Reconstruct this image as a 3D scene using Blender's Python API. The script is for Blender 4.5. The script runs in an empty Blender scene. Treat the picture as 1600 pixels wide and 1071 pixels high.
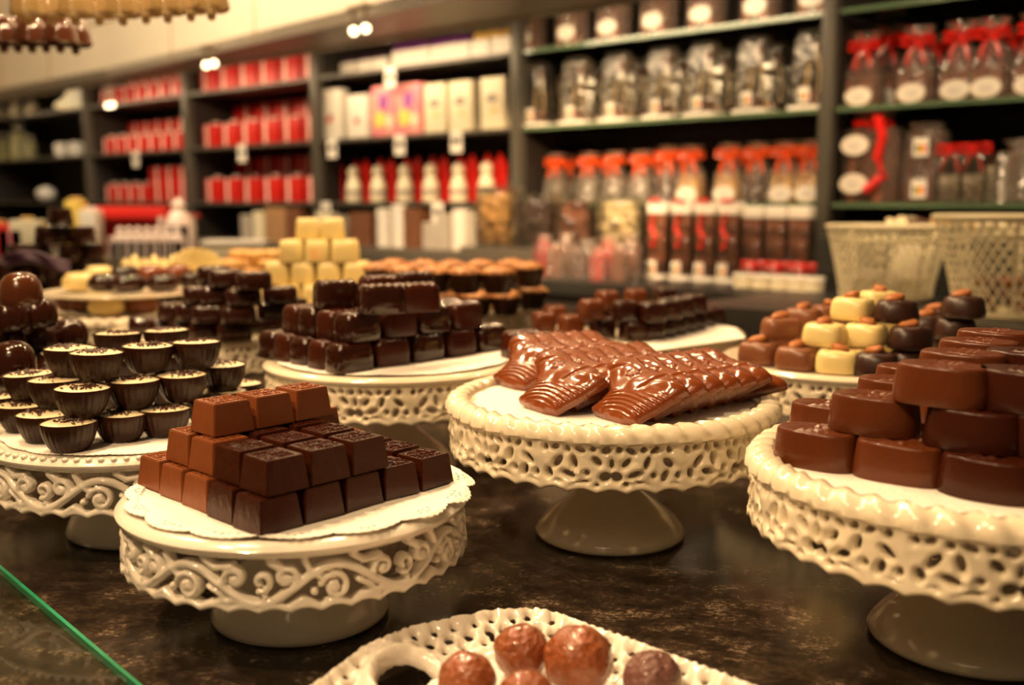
import bpy, bmesh, math, random
import numpy as np
from mathutils import Vector, Matrix
random.seed(7)
PI = math.pi
R_ = math.radians
C = bpy.context.scene.collection
SC = bpy.context.scene

# ------------------------------------------------------------ camera, world, lamps, exposure
CAM_H = .31                       # camera height above the counter top (z = 0 is the granite)
PITCH = R_(7.9)
cam_d = bpy.data.cameras.new('camera'); cam = bpy.data.objects.new('camera', cam_d); C.objects.link(cam)
cam.location = (0, 0, CAM_H); cam.rotation_euler = (PI/2-PITCH, 0, 0)
cam_d.lens = 36; cam_d.sensor_width = 36; cam_d.clip_start = .02; cam_d.clip_end = 60
cam_d.dof.use_dof = True; cam_d.dof.focus_distance = .80; cam_d.dof.aperture_fstop = 3.9; cam_d.dof.aperture_blades = 0
SC.camera = cam
SC.view_settings.view_transform = 'Standard'; SC.view_settings.look = 'None'
SC.view_settings.gamma = 1; SC.view_settings.use_curve_mapping = False
SC.view_settings.exposure = 0.0
SC.cycles.transparent_max_bounces = 24
w = bpy.data.worlds.new('room_air'); SC.world = w; w.use_nodes = True
w.node_tree.nodes['Background'].inputs[0].default_value = (1, .66, .36, 1)
w.node_tree.nodes['Background'].inputs[1].default_value = .07
WARM = (1, .66, .35)
def lamp(name, kind, loc, energy, size=.03, col=WARM, aim=None, spot=None, sy=None):
    d = bpy.data.lights.new(name, kind); d.energy = energy; d.color = col
    if kind == 'AREA':
        d.size = size
        if sy: d.shape = 'RECTANGLE'; d.size_y = sy
    else: d.shadow_soft_size = size
    if kind == 'SPOT': d.spot_size = R_(spot or 90); d.spot_blend = .6
    o = bpy.data.objects.new(name, d); C.objects.link(o); o.location = loc
    if aim is not None:
        o.rotation_euler = (Vector(aim)-Vector(loc)).to_track_quat('-Z', 'Y').to_euler()
    return o
# halogen spots over the counter: a row along it, so glossy tops carry strings of small highlights
for x, y, e in ((-.75, .55, 34), (-.55, .9, 34), (-.35, 1.25, 32), (-.15, 1.6, 30), (.25, 2.0, 20), (-.95, 1.9, 38), (-.45, 2.3, 32), (.75, 1.75, 9)):
    lamp('warm_spot', 'SPOT', (x, y, 1.35), e, .015, WARM, (x*.8+.06, y*.9+.05, .1), 110)
lamp('warm_spot', 'SPOT', (-.55, .05, 1.15), 42, .03, WARM, (-.1, .8, .08), 60)

# ------------------------------------------------------------ view geometry -> places on real planes
_c, _s = math.cos(PITCH), math.sin(PITCH)
def ray(x, y):
    u = (x-800)/1600; v = (535.5-y)/1600
    return (u, _c+v*_s, v*_c-_s)
def onz(x, y, z):
    d = ray(x, y); t = (z-CAM_H)/d[2]; return (d[0]*t, d[1]*t)
W0 = (.84, 2.78); U = (-.744, .668); N = (.668, .744)       # shelf front line, its left direction, its back direction
WROT = math.atan2(-.668, .744)
def wp(s, off, z): return (W0[0]+U[0]*s+N[0]*off, W0[1]+U[1]*s+N[1]*off, z)
def s_of(px, off=0):
    u = (px-800)/1600/1.0; ox, oy = W0[0]+N[0]*off, W0[1]+N[1]*off
    return (ox-u*oy)/(u*U[1]-U[0])

# ------------------------------------------------------------ materials
def nt(name):
    m = bpy.data.materials.new(name); m.use_nodes = True
    return m, m.node_tree, m.node_tree.nodes['Principled BSDF']
def S(b, **k):
    for a, v in k.items():
        n = {'col': 'Base Color', 'rough': 'Roughness', 'metal': 'Metallic', 'coat': 'Coat Weight', 'coatr': 'Coat Roughness', 'spec': 'Specular IOR Level',
             'sss': 'Subsurface Weight', 'trans': 'Transmission Weight', 'ior': 'IOR', 'alpha': 'Alpha', 'em': 'Emission Color', 'ems': 'Emission Strength', 'sheen': 'Sheen Weight'}[a]
        if a in ('col', 'em') and len(v) == 3: v = (*v, 1)
        b.inputs[n].default_value = v
def noise_col(t, b, c1, c2, scale, detail=4, lo=.35, hi=.65, coord='Object'):
    tc = t.nodes.new('ShaderNodeTexCoord'); n = t.nodes.new('ShaderNodeTexNoise'); r = t.nodes.new('ShaderNodeValToRGB')
    n.inputs['Scale'].default_value = scale; n.inputs['Detail'].default_value = detail
    t.links.new(tc.outputs[coord], n.inputs['Vector']); t.links.new(n.outputs[0], r.inputs[0])
    r.color_ramp.elements[0].position = lo; r.color_ramp.elements[1].position = hi
    r.color_ramp.elements[0].color = (*c1, 1); r.color_ramp.elements[1].color = (*c2, 1)
    t.links.new(r.outputs[0], b.inputs['Base Color']); return n, r
def bump(t, b, scale, dist, strength=1, detail=3, kind='noise', coord='Object'):
    tc = t.nodes.new('ShaderNodeTexCoord')
    n = t.nodes.new('ShaderNodeTexNoise' if kind == 'noise' else 'ShaderNodeTexVoronoi'); n.inputs['Scale'].default_value = scale
    if kind == 'noise': n.inputs['Detail'].default_value = detail
    bp = t.nodes.new('ShaderNodeBump'); bp.inputs['Distance'].default_value = dist; bp.inputs['Strength'].default_value = strength
    t.links.new(tc.outputs[coord], n.inputs['Vector']); t.links.new(n.outputs[0], bp.inputs['Height']); t.links.new(bp.outputs[0], b.inputs['Normal'])
M = {}
def mat(name, col, rough=.5, bp=None, var=None, **k):
    m, t, b = nt(name); S(b, col=col, rough=rough, **k)
    if var: noise_col(t, b, col, var[0], var[1])
    if bp: bump(t, b, *bp)
    M[name] = m; return m
def clear(name, tint=(.95, .95, .9), refl=1.0, rough=.05, base=.04, bp=None, whiten=0):
    m, t, b = nt(name); t.nodes.remove(b); out = t.nodes['Material Output']
    tr = t.nodes.new('ShaderNodeBsdfTransparent'); tr.inputs[0].default_value = (*tint, 1)
    gl = t.nodes.new('ShaderNodeBsdfGlossy'); gl.inputs['Roughness'].default_value = rough; gl.inputs[0].default_value = (1, 1, 1, 1)
    fr = t.nodes.new('ShaderNodeFresnel'); fr.inputs[0].default_value = 1.45
    ad = t.nodes.new('ShaderNodeMath'); ad.operation = 'MULTIPLY_ADD'; ad.inputs[1].default_value = refl; ad.inputs[2].default_value = base
    t.links.new(fr.outputs[0], ad.inputs[0]); mx = t.nodes.new('ShaderNodeMixShader')
    t.links.new(ad.outputs[0], mx.inputs[0]); t.links.new(tr.outputs[0], mx.inputs[1]); t.links.new(gl.outputs[0], mx.inputs[2])
    last = mx
    if whiten:
        df = t.nodes.new('ShaderNodeBsdfDiffuse'); df.inputs[0].default_value = (.8, .72, .6, 1); m2 = t.nodes.new('ShaderNodeMixShader'); m2.inputs[0].default_value = whiten
        t.links.new(mx.outputs[0], m2.inputs[1]); t.links.new(df.outputs[0], m2.inputs[2]); last = m2
    t.links.new(last.outputs[0], out.inputs[0])
    if bp:
        n = t.nodes.new('ShaderNodeTexNoise'); n.inputs['Scale'].default_value = bp[0]; tc = t.nodes.new('ShaderNodeTexCoord')
        bm_ = t.nodes.new('ShaderNodeBump'); bm_.inputs['Distance'].default_value = bp[1]; t.links.new(tc.outputs['Object'], n.inputs['Vector'])
        t.links.new(n.outputs[0], bm_.inputs['Height']); t.links.new(bm_.outputs[0], gl.inputs['Normal']); t.links.new(bm_.outputs[0], fr.inputs['Normal'])
    M[name] = m; return m
mat('milk', (.215, .062, .018), .32, (140, .0004), spec=.35)
mat('milk_gloss', (.195, .045, .0105), .15, (60, .0003), coat=.5, coatr=.05)
mat('dome_brown', (.07, .018, .005), .18, coat=.4, coatr=.06)
mat('milk_oval', (.105, .026, .007), .27, (120, .0005), spec=.38)
mat('dark', (.042, .0085, .003), .26, (140, .0004), spec=.3)
mat('dark_gloss', (.026, .006, .0025), .14, (60, .0005), coat=.4, coatr=.05, spec=.35)
mat('dark_satin', (.035, .012, .007), .34, (90, .0006))
mat('milk_satin', (.20, .07, .028), .36, (90, .0006))
mat('white_choc', (.82, .66, .28), .32, (60, .0006), coat=.2, coatr=.15)
mat('cup_dark', (.026, .008, .003), .32, (200, .0004), spec=.28)
mat('cream', (.88, .74, .48), .35, (250, .0008), coat=.3, coatr=.1)
mat('sprinkle', (.05, .015, .008), .4)
mat('almond', (.42, .14, .03), .5, (300, .0012), var=((.32, .10, .02), 120))
mat('nut_crumb', (.55, .25, .075), .5, (300, .001), var=((.20, .065, .018), 120), coat=.15)
mat('biscuit', (.80, .42, .10), .5, (120, .002), var=((.9, .62, .28), 60))
mat('caramel', (.30, .078, .020), .2, (230, .004), coat=.6, coatr=.08)
mat('mauve_truffle', (.17, .07, .055), .26, (230, .004), coat=.4, coatr=.1)
mat('ceramic', (.83, .74, .56), .17, (38, .0009), coat=.6, coatr=.06)
mat('ceramic_white', (.85, .79, .68), .17, (38, .0006), coat=.6, coatr=.06)
mat('doily', (.90, .86, .78), .8, (260, .0012))
mat('wax_paper', (.84, .76, .60), .4, (45, .004), coat=.3, coatr=.2)
mat('frame_grey', (.085, .076, .060), .5, metal=.2)
mat('back_dark', (.022, .016, .012), .6)
mat('slab', (.02, .02, .018), .3)
mat('riser', (.10, .085, .065), .4)
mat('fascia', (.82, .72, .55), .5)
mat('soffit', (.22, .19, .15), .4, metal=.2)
mat('plaster', (.75, .66, .5), .8)
mat('floor_tile', (.22, .16, .11), .4, var=((.3, .22, .16), 3))
mat('red', (.52, .007, .003), .45)
mat('red_ribbon', (.70, .012, .006), .3, coat=.3)
mat('orange_ribbon', (.85, .10, .012), .3, coat=.3)
mat('purple_ribbon', (.16, .022, .20), .4)
mat('deep_purple', (.045, .012, .04), .4)
mat('gold_ribbon', (.75, .48, .12), .35)
mat('white_ribbon', (.86, .70, .62), .4)
mat('white_card', (.82, .76, .66), .5)
mat('cream_card', (.76, .68, .48), .5)
mat('grey_card', (.42, .37, .31), .5)
mat('brown_card', (.17, .065, .028), .5)
mat('pink_card', (.80, .16, .26), .45, var=((.85, .35, .30), 30))
mat('yellow_print', (.85, .62, .12), .5)
mat('purple_print', (.30, .08, .35), .5)
mat('black_print', (.02, .02, .02), .5)
mat('red_print', (.65, .03, .02), .5)
mat('grey_print', (.30, .26, .22), .5)
mat('green_print', (.22, .36, .06), .5)
mat('leaf_green', (.42, .48, .12), .5, var=((.75, .70, .35), 40))
mat('wood', (.40, .22, .10), .5)
mat('nut_gold', (.92, .58, .20), .4, coat=.3)
mat('nut_dark', (.09, .035, .02), .35, coat=.3)
mat('nut_cream', (.88, .76, .48), .4, coat=.2)
mat('nut_brown', (.34, .12, .06), .4, coat=.2)
mat('wire', (.70, .62, .40), .4)
mat('steel', (.6, .55, .48), .25, metal=1)
mat('amber_reflection', (.50, .34, .14), .12, coat=1, trans=.45)  # tones of a reflection in glass, put on the stand-in bells
mat('brown_reflection', (.10, .03, .012), .15, coat=1)
mat('lid_tin', (.80, .76, .66), .3, metal=.5)
mat('plant_pot', (.80, .78, .74), .4)
mat('stick', (.72, .48, .22), .6)
m, t, b = nt('green_edge'); S(b, col=(.018, .30, .15), rough=.25, coat=.3); M['green_edge'] = m
mat('green_shelf', (.10, .16, .09), .2, coat=.5)
m, t, b = nt('bulb'); S(b, col=(1, .8, .5), em=(1, .78, .45), ems=7); M['bulb'] = m
m, t, b = nt('lamp_shade'); S(b, col=(.9, .75, .45), rough=.4, em=(1, .75, .4), ems=.55); M['lamp_shade'] = m
clear('cello', (.93, .91, .86), 1.6, .05, .05, (70, .06), .04)
clear('clear_plastic', (.93, .93, .89), 1.3, .04, .03, (25, .02), .02)
clear('glass', (.95, .97, .94), .12, .05, .0)
clear('dome_glass', (.80, .77, .68), 1.5, .06, .05, None, .28)
clear('shelf_glass', (.55, .66, .52), 1.0, .03, .02)
# granite
m, t, b = nt('granite'); S(b, rough=.15, spec=.35)
tc = t.nodes.new('ShaderNodeTexCoord'); mp = t.nodes.new('ShaderNodeMapping'); mp.inputs['Scale'].default_value = (1, 1.35, 1); mp.inputs['Rotation'].default_value = (0, 0, .5)
t.links.new(tc.outputs['Object'], mp.inputs[0])
def nz(scale, det, rough, lo, hi, a, b_):
    n = t.nodes.new('ShaderNodeTexNoise'); n.inputs['Scale'].default_value = scale; n.inputs['Detail'].default_value = det; n.inputs['Roughness'].default_value = rough
    t.links.new(mp.outputs[0], n.inputs['Vector']); m_ = t.nodes.new('ShaderNodeMapRange'); m_.inputs[1].default_value = lo; m_.inputs[2].default_value = hi; m_.inputs[3].default_value = a; m_.inputs[4].default_value = b_
    t.links.new(n.outputs[0], m_.inputs[0]); return m_.outputs[0]
def mul(a, b_):
    q = t.nodes.new('ShaderNodeMath'); q.operation = 'MULTIPLY'; t.links.new(a, q.inputs[0]); t.links.new(b_, q.inputs[1]); return q.outputs[0]
fine = nz(170, 8, .8, .42, .66, .12, 1.0); mid = nz(30, 5, .65, .40, .64, .12, 1.0); big = nz(7, 3, .5, .38, .62, .45, 1.2); fl_ = nz(420, 2, .5, .70, .76, 0, 1.0)
v_ = mul(mul(fine, mid), big); ad = t.nodes.new('ShaderNodeMath'); ad.operation = 'MULTIPLY_ADD'; ad.inputs[1].default_value = .8; t.links.new(mul(fl_, mid), ad.inputs[0]); t.links.new(v_, ad.inputs[2])
r = t.nodes.new('ShaderNodeValToRGB'); r.color_ramp.elements[0].color = (.010, .007, .005, 1); r.color_ramp.elements[1].color = (.42, .32, .22, 1)
e = r.color_ramp.elements.new(.35); e.color = (.060, .040, .027, 1); t.links.new(ad.outputs[0], r.inputs[0]); t.links.new(r.outputs[0], b.inputs['Base Color']); M['granite'] = m

# ------------------------------------------------------------ mesh helpers
def mesh(name, V, F, mt, smooth=True, sharp=40, mi=None):
    me = bpy.data.meshes.new(name)
    me.from_pydata([tuple(map(float, v)) for v in V], [], [tuple(map(int, f)) for f in F])
    for k in (mt if isinstance(mt, (list, tuple)) else [mt]): me.materials.append(M[k])
    if mi is not None: me.polygons.foreach_set('material_index', np.array(mi, dtype=np.int32))
    me.update()
    if smooth:
        me.polygons.foreach_set('use_smooth', np.ones(len(me.polygons), dtype=bool))
        try: me.set_sharp_from_angle(angle=R_(sharp))
        except Exception: pass
    return me
class G:
    """collects shapes into one mesh"""
    def __init__(s): s.V = []; s.F = []; s.I = []; s.mats = []
    def add(s, V, F, mt, T=None):
        if mt not in s.mats: s.mats.append(mt)
        k = s.mats.index(mt); n = len(s.V)
        for v in V: s.V.append(tuple(T @ Vector(v)) if T else tuple(v))
        for f in F: s.F.append(tuple(i+n for i in f)); s.I.append(k)
        return s
    def box(s, x0, x1, y0, y1, z0, z1, mt, bev=0, T=None):
        if bev <= 0:
            V = [(x, y, z) for z in (z0, z1) for y in (y0, y1) for x in (x0, x1)]
            F = [(0, 2, 3, 1), (4, 5, 7, 6), (0, 1, 5, 4), (2, 6, 7, 3), (0, 4, 6, 2), (1, 3, 7, 5)]
            return s.add(V, F, mt, T)
        bm = bmesh.new(); bmesh.ops.create_cube(bm, size=1)
        for v in bm.verts: v.co = Vector(((x0+x1)/2+v.co.x*(x1-x0), (y0+y1)/2+v.co.y*(y1-y0), (z0+z1)/2+v.co.z*(z1-z0)))
        bmesh.ops.bevel(bm, geom=bm.edges[:], offset=bev, segments=2, profile=.6, affect='EDGES')
        s.bm(bm, mt, T); return s
    def bm(s, bm, mt, T=None):
        bm.verts.index_update(); s.add([v.co[:] for v in bm.verts], [[v.index for v in f.verts] for f in bm.faces], mt, T); bm.free()
    def lathe(s, prof, mt, n=48, T=None, rmod=None, cap0=True, cap1=True, zmod=None):
        V = []; F = []
        for (r, z) in prof:
            for i in range(n):
                a = 2*PI*i/n; q = r*(rmod(a, r, z) if rmod else 1); V.append((q*math.cos(a), q*math.sin(a), z+(zmod(a, r, z) if zmod else 0)))
        for j in range(len(prof)-1):
            for i in range(n): F.append((j*n+i, j*n+(i+1) % n, (j+1)*n+(i+1) % n, (j+1)*n+i))
        if cap0 and prof[0][0] > 1e-6: F.append(tuple(range(n))[::-1])
        if cap1 and prof[-1][0] > 1e-6: F.append(tuple((len(prof)-1)*n+i for i in range(n)))
        return s.add(V, F, mt, T)
    def loft(s, out, layers, mt, T=None, topz=None, rings=5):
        """out: list of (x,y); layers: (z, scale) or (z, sx, sy); closed caps; last ring fans to the centre in steps"""
        n = len(out); V = []; F = []
        for L in layers:
            sx, sy = (L[1], L[1]) if len(L) == 2 else (L[1], L[2])
            for (x, y) in out:
                z = L[0]+(topz(x*sx, y*sx) if topz and L is not layers[0] and L[0] > layers[-1][0]*.8 else 0)
                V.append((x*sx, y*sy, z))
        for j in range(len(layers)-1):
            for i in range(n): F.append((j*n+i, j*n+(i+1) % n, (j+1)*n+(i+1) % n, (j+1)*n+i))
        F.append(tuple(range(n))[::-1])
        b0 = (len(layers)-1)*n; L = layers[-1]; sx, sy = (L[1], L[1]) if len(L) == 2 else (L[1], L[2])
        prev = b0
        for q in range(1, rings):
            k = 1-q/rings; st = len(V)
            for (x, y) in out: V.append((x*sx*k, y*sy*k, L[0]+(topz(x*sx*k, y*sy*k) if topz else 0)))
            for i in range(n): F.append((prev+i, prev+(i+1) % n, st+(i+1) % n, st+i))
            prev = st
        V.append((0, 0, L[0]+(topz(0, 0) if topz else 0))); c = len(V)-1
        for i in range(n): F.append((prev+i, prev+(i+1) % n, c))
        return s.add(V, F, mt, T)
    def tube(s, P, r, mt, n=6, T=None, closed=False):
        P = [Vector(p) for p in P]; V = []; F = []; m_ = len(P); up = Vector((0, 0, 1))
        for i, p in enumerate(P):
            a = P[(i-1) % m_] if (closed or i > 0) else P[i]; b_ = P[(i+1) % m_] if (closed or i < m_-1) else P[i]
            d = (b_-a).normalized(); x = d.cross(up); x = x.normalized() if x.length > .05 else Vector((1, 0, 0)); y = x.cross(d)
            rr = r[i] if isinstance(r, (list, tuple)) else r
            for k in range(n):
                q = 2*PI*k/n; V.append(p+(x*math.cos(q)+y*math.sin(q))*rr)
        for i in range(m_-1+(1 if closed else 0)):
            j = (i+1) % m_
            for k in range(n): F.append((i*n+k, i*n+(k+1) % n, j*n+(k+1) % n, j*n+k))
        if not closed: F.append(tuple(range(n))[::-1]); F.append(tuple((m_-1)*n+k for k in range(n)))
        return s.add(V, F, mt, T)
    def ball(s, c, r, mt, u=10, v=7, T=None, sq=(1, 1, 1)):
        V = []; F = []
        for j in range(1, v):
            p = PI*j/v
            for i in range(u):
                a = 2*PI*i/u; V.append((c[0]+r*sq[0]*math.sin(p)*math.cos(a), c[1]+r*sq[1]*math.sin(p)*math.sin(a), c[2]+r*sq[2]*math.cos(p)))
        V += [(c[0], c[1], c[2]+r*sq[2]), (c[0], c[1], c[2]-r*sq[2])]; t_, b_ = len(V)-2, len(V)-1
        for j in range(v-2):
            for i in range(u): F.append((j*u+i, (j+1)*u+i, (j+1)*u+(i+1) % u, j*u+(i+1) % u))
        for i in range(u): F.append((t_, i, (i+1) % u)); F.append((b_, (v-2)*u+(i+1) % u, (v-2)*u+i))
        return s.add(V, F, mt, T)
    def build(s, name, smooth=True, sharp=40): return mesh(name, s.V, s.F, s.mats, smooth, sharp, s.I)
def sup(a, b, p, n=32):
    o = []
    for i in range(n):
        t_ = 2*PI*i/n; c_, s_ = math.cos(t_), math.sin(t_)
        o.append((a*math.copysign(abs(c_)**(2/p), c_), b*math.copysign(abs(s_)**(2/p), s_)))
    return o
def TR(x=0, y=0, z=0, rx=0, ry=0, rz=0, s=1):
    return Matrix.Translation((x, y, z)) @ Matrix.Rotation(rz, 4, 'Z') @ Matrix.Rotation(ry, 4, 'Y') @ Matrix.Rotation(rx, 4, 'X') @ Matrix.Scale(s, 4)

def march(F, top, bot, periodic=False):
    """openwork plate: F>0 is solid. F[nx,ny]; top/bot map arrays (i, j, f) to xyz. Returns V, faces of a closed perforated shell."""
    nx, ny = F.shape; P = []; PF = []; key = {}
    def node(i, j):
        i %= nx if periodic else 10**9
        k = (i, j)
        if k not in key: key[k] = len(P); P.append((i, j)); PF.append(F[i, j])
        return key[k]
    def cross(a, b_):
        ia, ja = a; ib, jb = b_
        fa = F[ia % nx, ja]; fb = F[ib % nx, jb]; t_ = fa/(fa-fb); t_ = min(.97, max(.03, t_))
        ka = (ia % nx if periodic else ia, ja); kb = (ib % nx if periodic else ib, jb)
        k = (ka, kb) if ka < kb else (kb, ka)
        if k not in key:
            key[k] = len(P); x = ia+(ib-ia)*t_; P.append((x, ja+(jb-ja)*t_)); PF.append(0)
        return key[k]
    faces = []
    for i in range(nx if periodic else nx-1):
        for j in range(ny-1):
            cs = [(i, j), (i+1, j), (i+1, j+1), (i, j+1)]; ins = [F[c[0] % nx, c[1]] > 0 for c in cs]
            if not any(ins): continue
            if all(ins): faces.append([node(*c) for c in cs]); continue
            poly = []
            for k in range(4):
                if ins[k]: poly.append(node(*cs[k]))
                if ins[k] != ins[(k+1) % 4]: poly.append(cross(cs[k], cs[(k+1) % 4]))
            if len(poly) > 2: faces.append(poly)
    P = np.array(P, float); PF = np.array(PF, float); n = len(P)
    T = top(P[:, 0], P[:, 1], PF); B = bot(P[:, 0], P[:, 1], PF)
    V = np.vstack([T, B]); E = set(); out = []
    for f in faces:
        for a, b_ in zip(f, f[1:]+f[:1]): E.add((a, b_))
    for f in faces: out.append(tuple(f)); out.append(tuple(q+n for q in f[::-1]))
    for a, b_ in E:
        if (b_, a) not in E: out.append((b_, a, a+n, b_+n))
    return V, out

# ------------------------------------------------------------ object helpers
def tag(o, label=None, cat=None, group=None, kind=None):
    if label: o['label'] = label
    if cat: o['category'] = cat
    if group: o['group'] = group
    if kind: o['kind'] = kind
    return o
def link(name, me, parent=None, loc=None, rot=None):
    o = bpy.data.objects.new(name, me); C.objects.link(o)
    if parent: o.parent = parent
    if loc is not None: o.location = loc
    if rot is not None: o.rotation_euler = rot
    return o
def struct(name, me, loc=None, rot=None): return tag(link(name, me, None, loc, rot), kind='structure')
def place(kit, name, loc, rz, label, cat, group=None, scale=1, rot=None, kind=None):
    """kit: a mesh, or a list of (part name, mesh, [sub-parts as (name, mesh)])"""
    if isinstance(kit, bpy.types.Mesh): o = link(name, kit)
    else:
        o = bpy.data.objects.new(name, None); C.objects.link(o); o.empty_display_size = .01
        for p in kit:
            q = link(p[0], p[1], o)
            for sp in (p[2] if len(p) > 2 else ()): link(sp[0], sp[1], q)
    o.location = loc; o.rotation_euler = rot if rot is not None else (0, 0, rz)
    o.scale = (scale,)*3 if not isinstance(scale, tuple) else scale
    return tag(o, label, cat, group, kind)
ORD = ['first', 'second', 'third', 'fourth', 'fifth', 'sixth', 'seventh', 'eighth', 'ninth', 'tenth', 'eleventh', 'twelfth']
def jit(a): return random.uniform(-a, a)
# ------------------------------------------------------------ room shell and counter
g = G().box(-4.2, 3.2, -1.2, 8.2, -.95, -.9, 'floor_tile'); struct('floor', g.build('floor', False))
g = G().box(-4.2, 3.2, -1.2, 8.2, 2.3, 2.35, 'plaster'); struct('ceiling', g.build('ceiling', False))
g = G().box(-5.6, 1.3, .50, .56, -.9, 2.3, 'plaster'); struct('wall_back', g.build('wall_back', False), wp(0, 0, 0), (0, 0, WROT))
g = G().box(-4.25, -4.2, -1.2, 8.2, -.9, 2.3, 'plaster'); struct('wall_left', g.build('wall_left', False))
# granite counter: its far edge runs along the shelving
def poly_slab(P, z0, z1, mt, name):
    n = len(P); V = [(x, y, z0) for x, y in P]+[(x, y, z1) for x, y in P]
    F = [tuple(range(n))[::-1], tuple(range(n, 2*n))]+[(i, (i+1) % n, (i+1) % n+n, i+n) for i in range(n)]
    g = G().add(V, F, mt); return g.build(name, False)
a0 = wp(-1.25, -.36, 0); a1 = wp(4.6, -.36, 0)
place(poly_slab([(-3.0, .12), (a0[0], .12), (a0[0], a0[1]), (a1[0], a1[1]), (-3.0, a1[1])], -.045, 0, 'granite', 'counter'), 'granite_counter', (0, 0, 0), 0,
      'dark speckled polished granite counter top under all the cake stands', 'counter')
place(poly_slab([(-2.9, .2), (a0[0]-.05, .2), (a0[0]-.05, a0[1]), (a1[0], a1[1]-.05), (-2.9, a1[1]-.05)], -.9, -.046, 'back_dark', 'cabinet'), 'counter_cabinet', (0, 0, 0), 0,
      'dark cabinet body carrying the granite counter', 'cabinet')
# sheet of glass lying on the granite, its polished edge shows green
pa, pb = onz(0, 893, 0), onz(207, 1071, 0)
dx, dy = pb[0]-pa[0], pb[1]-pa[1]; L = math.hypot(dx, dy); dx /= L; dy /= L
A0 = (pa[0]-dx*.35, pa[1]-dy*.35); A1 = (pb[0]+dx*.30, pb[1]+dy*.30); nx_, ny_ = dy, -dx   # towards lower left
if nx_ > 0: nx_, ny_ = -nx_, -ny_
def off(p, d): return (p[0]+nx_*d, p[1]+ny_*d)
gp = place([('pane', poly_slab([off(A0, .0028), off(A1, .0028), off(A1, .25), off(A0, .25)], .0006, .0052, 'glass', 'pane')),
            ('polished_edge', poly_slab([A0, A1, off(A1, .0027), off(A0, .0027)], .0005, .0062, 'green_edge', 'edge'))],
           'glass_sheet', (0, 0, 0), 0, 'clear glass sheet with a bright green edge on the granite', 'glass')

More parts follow.
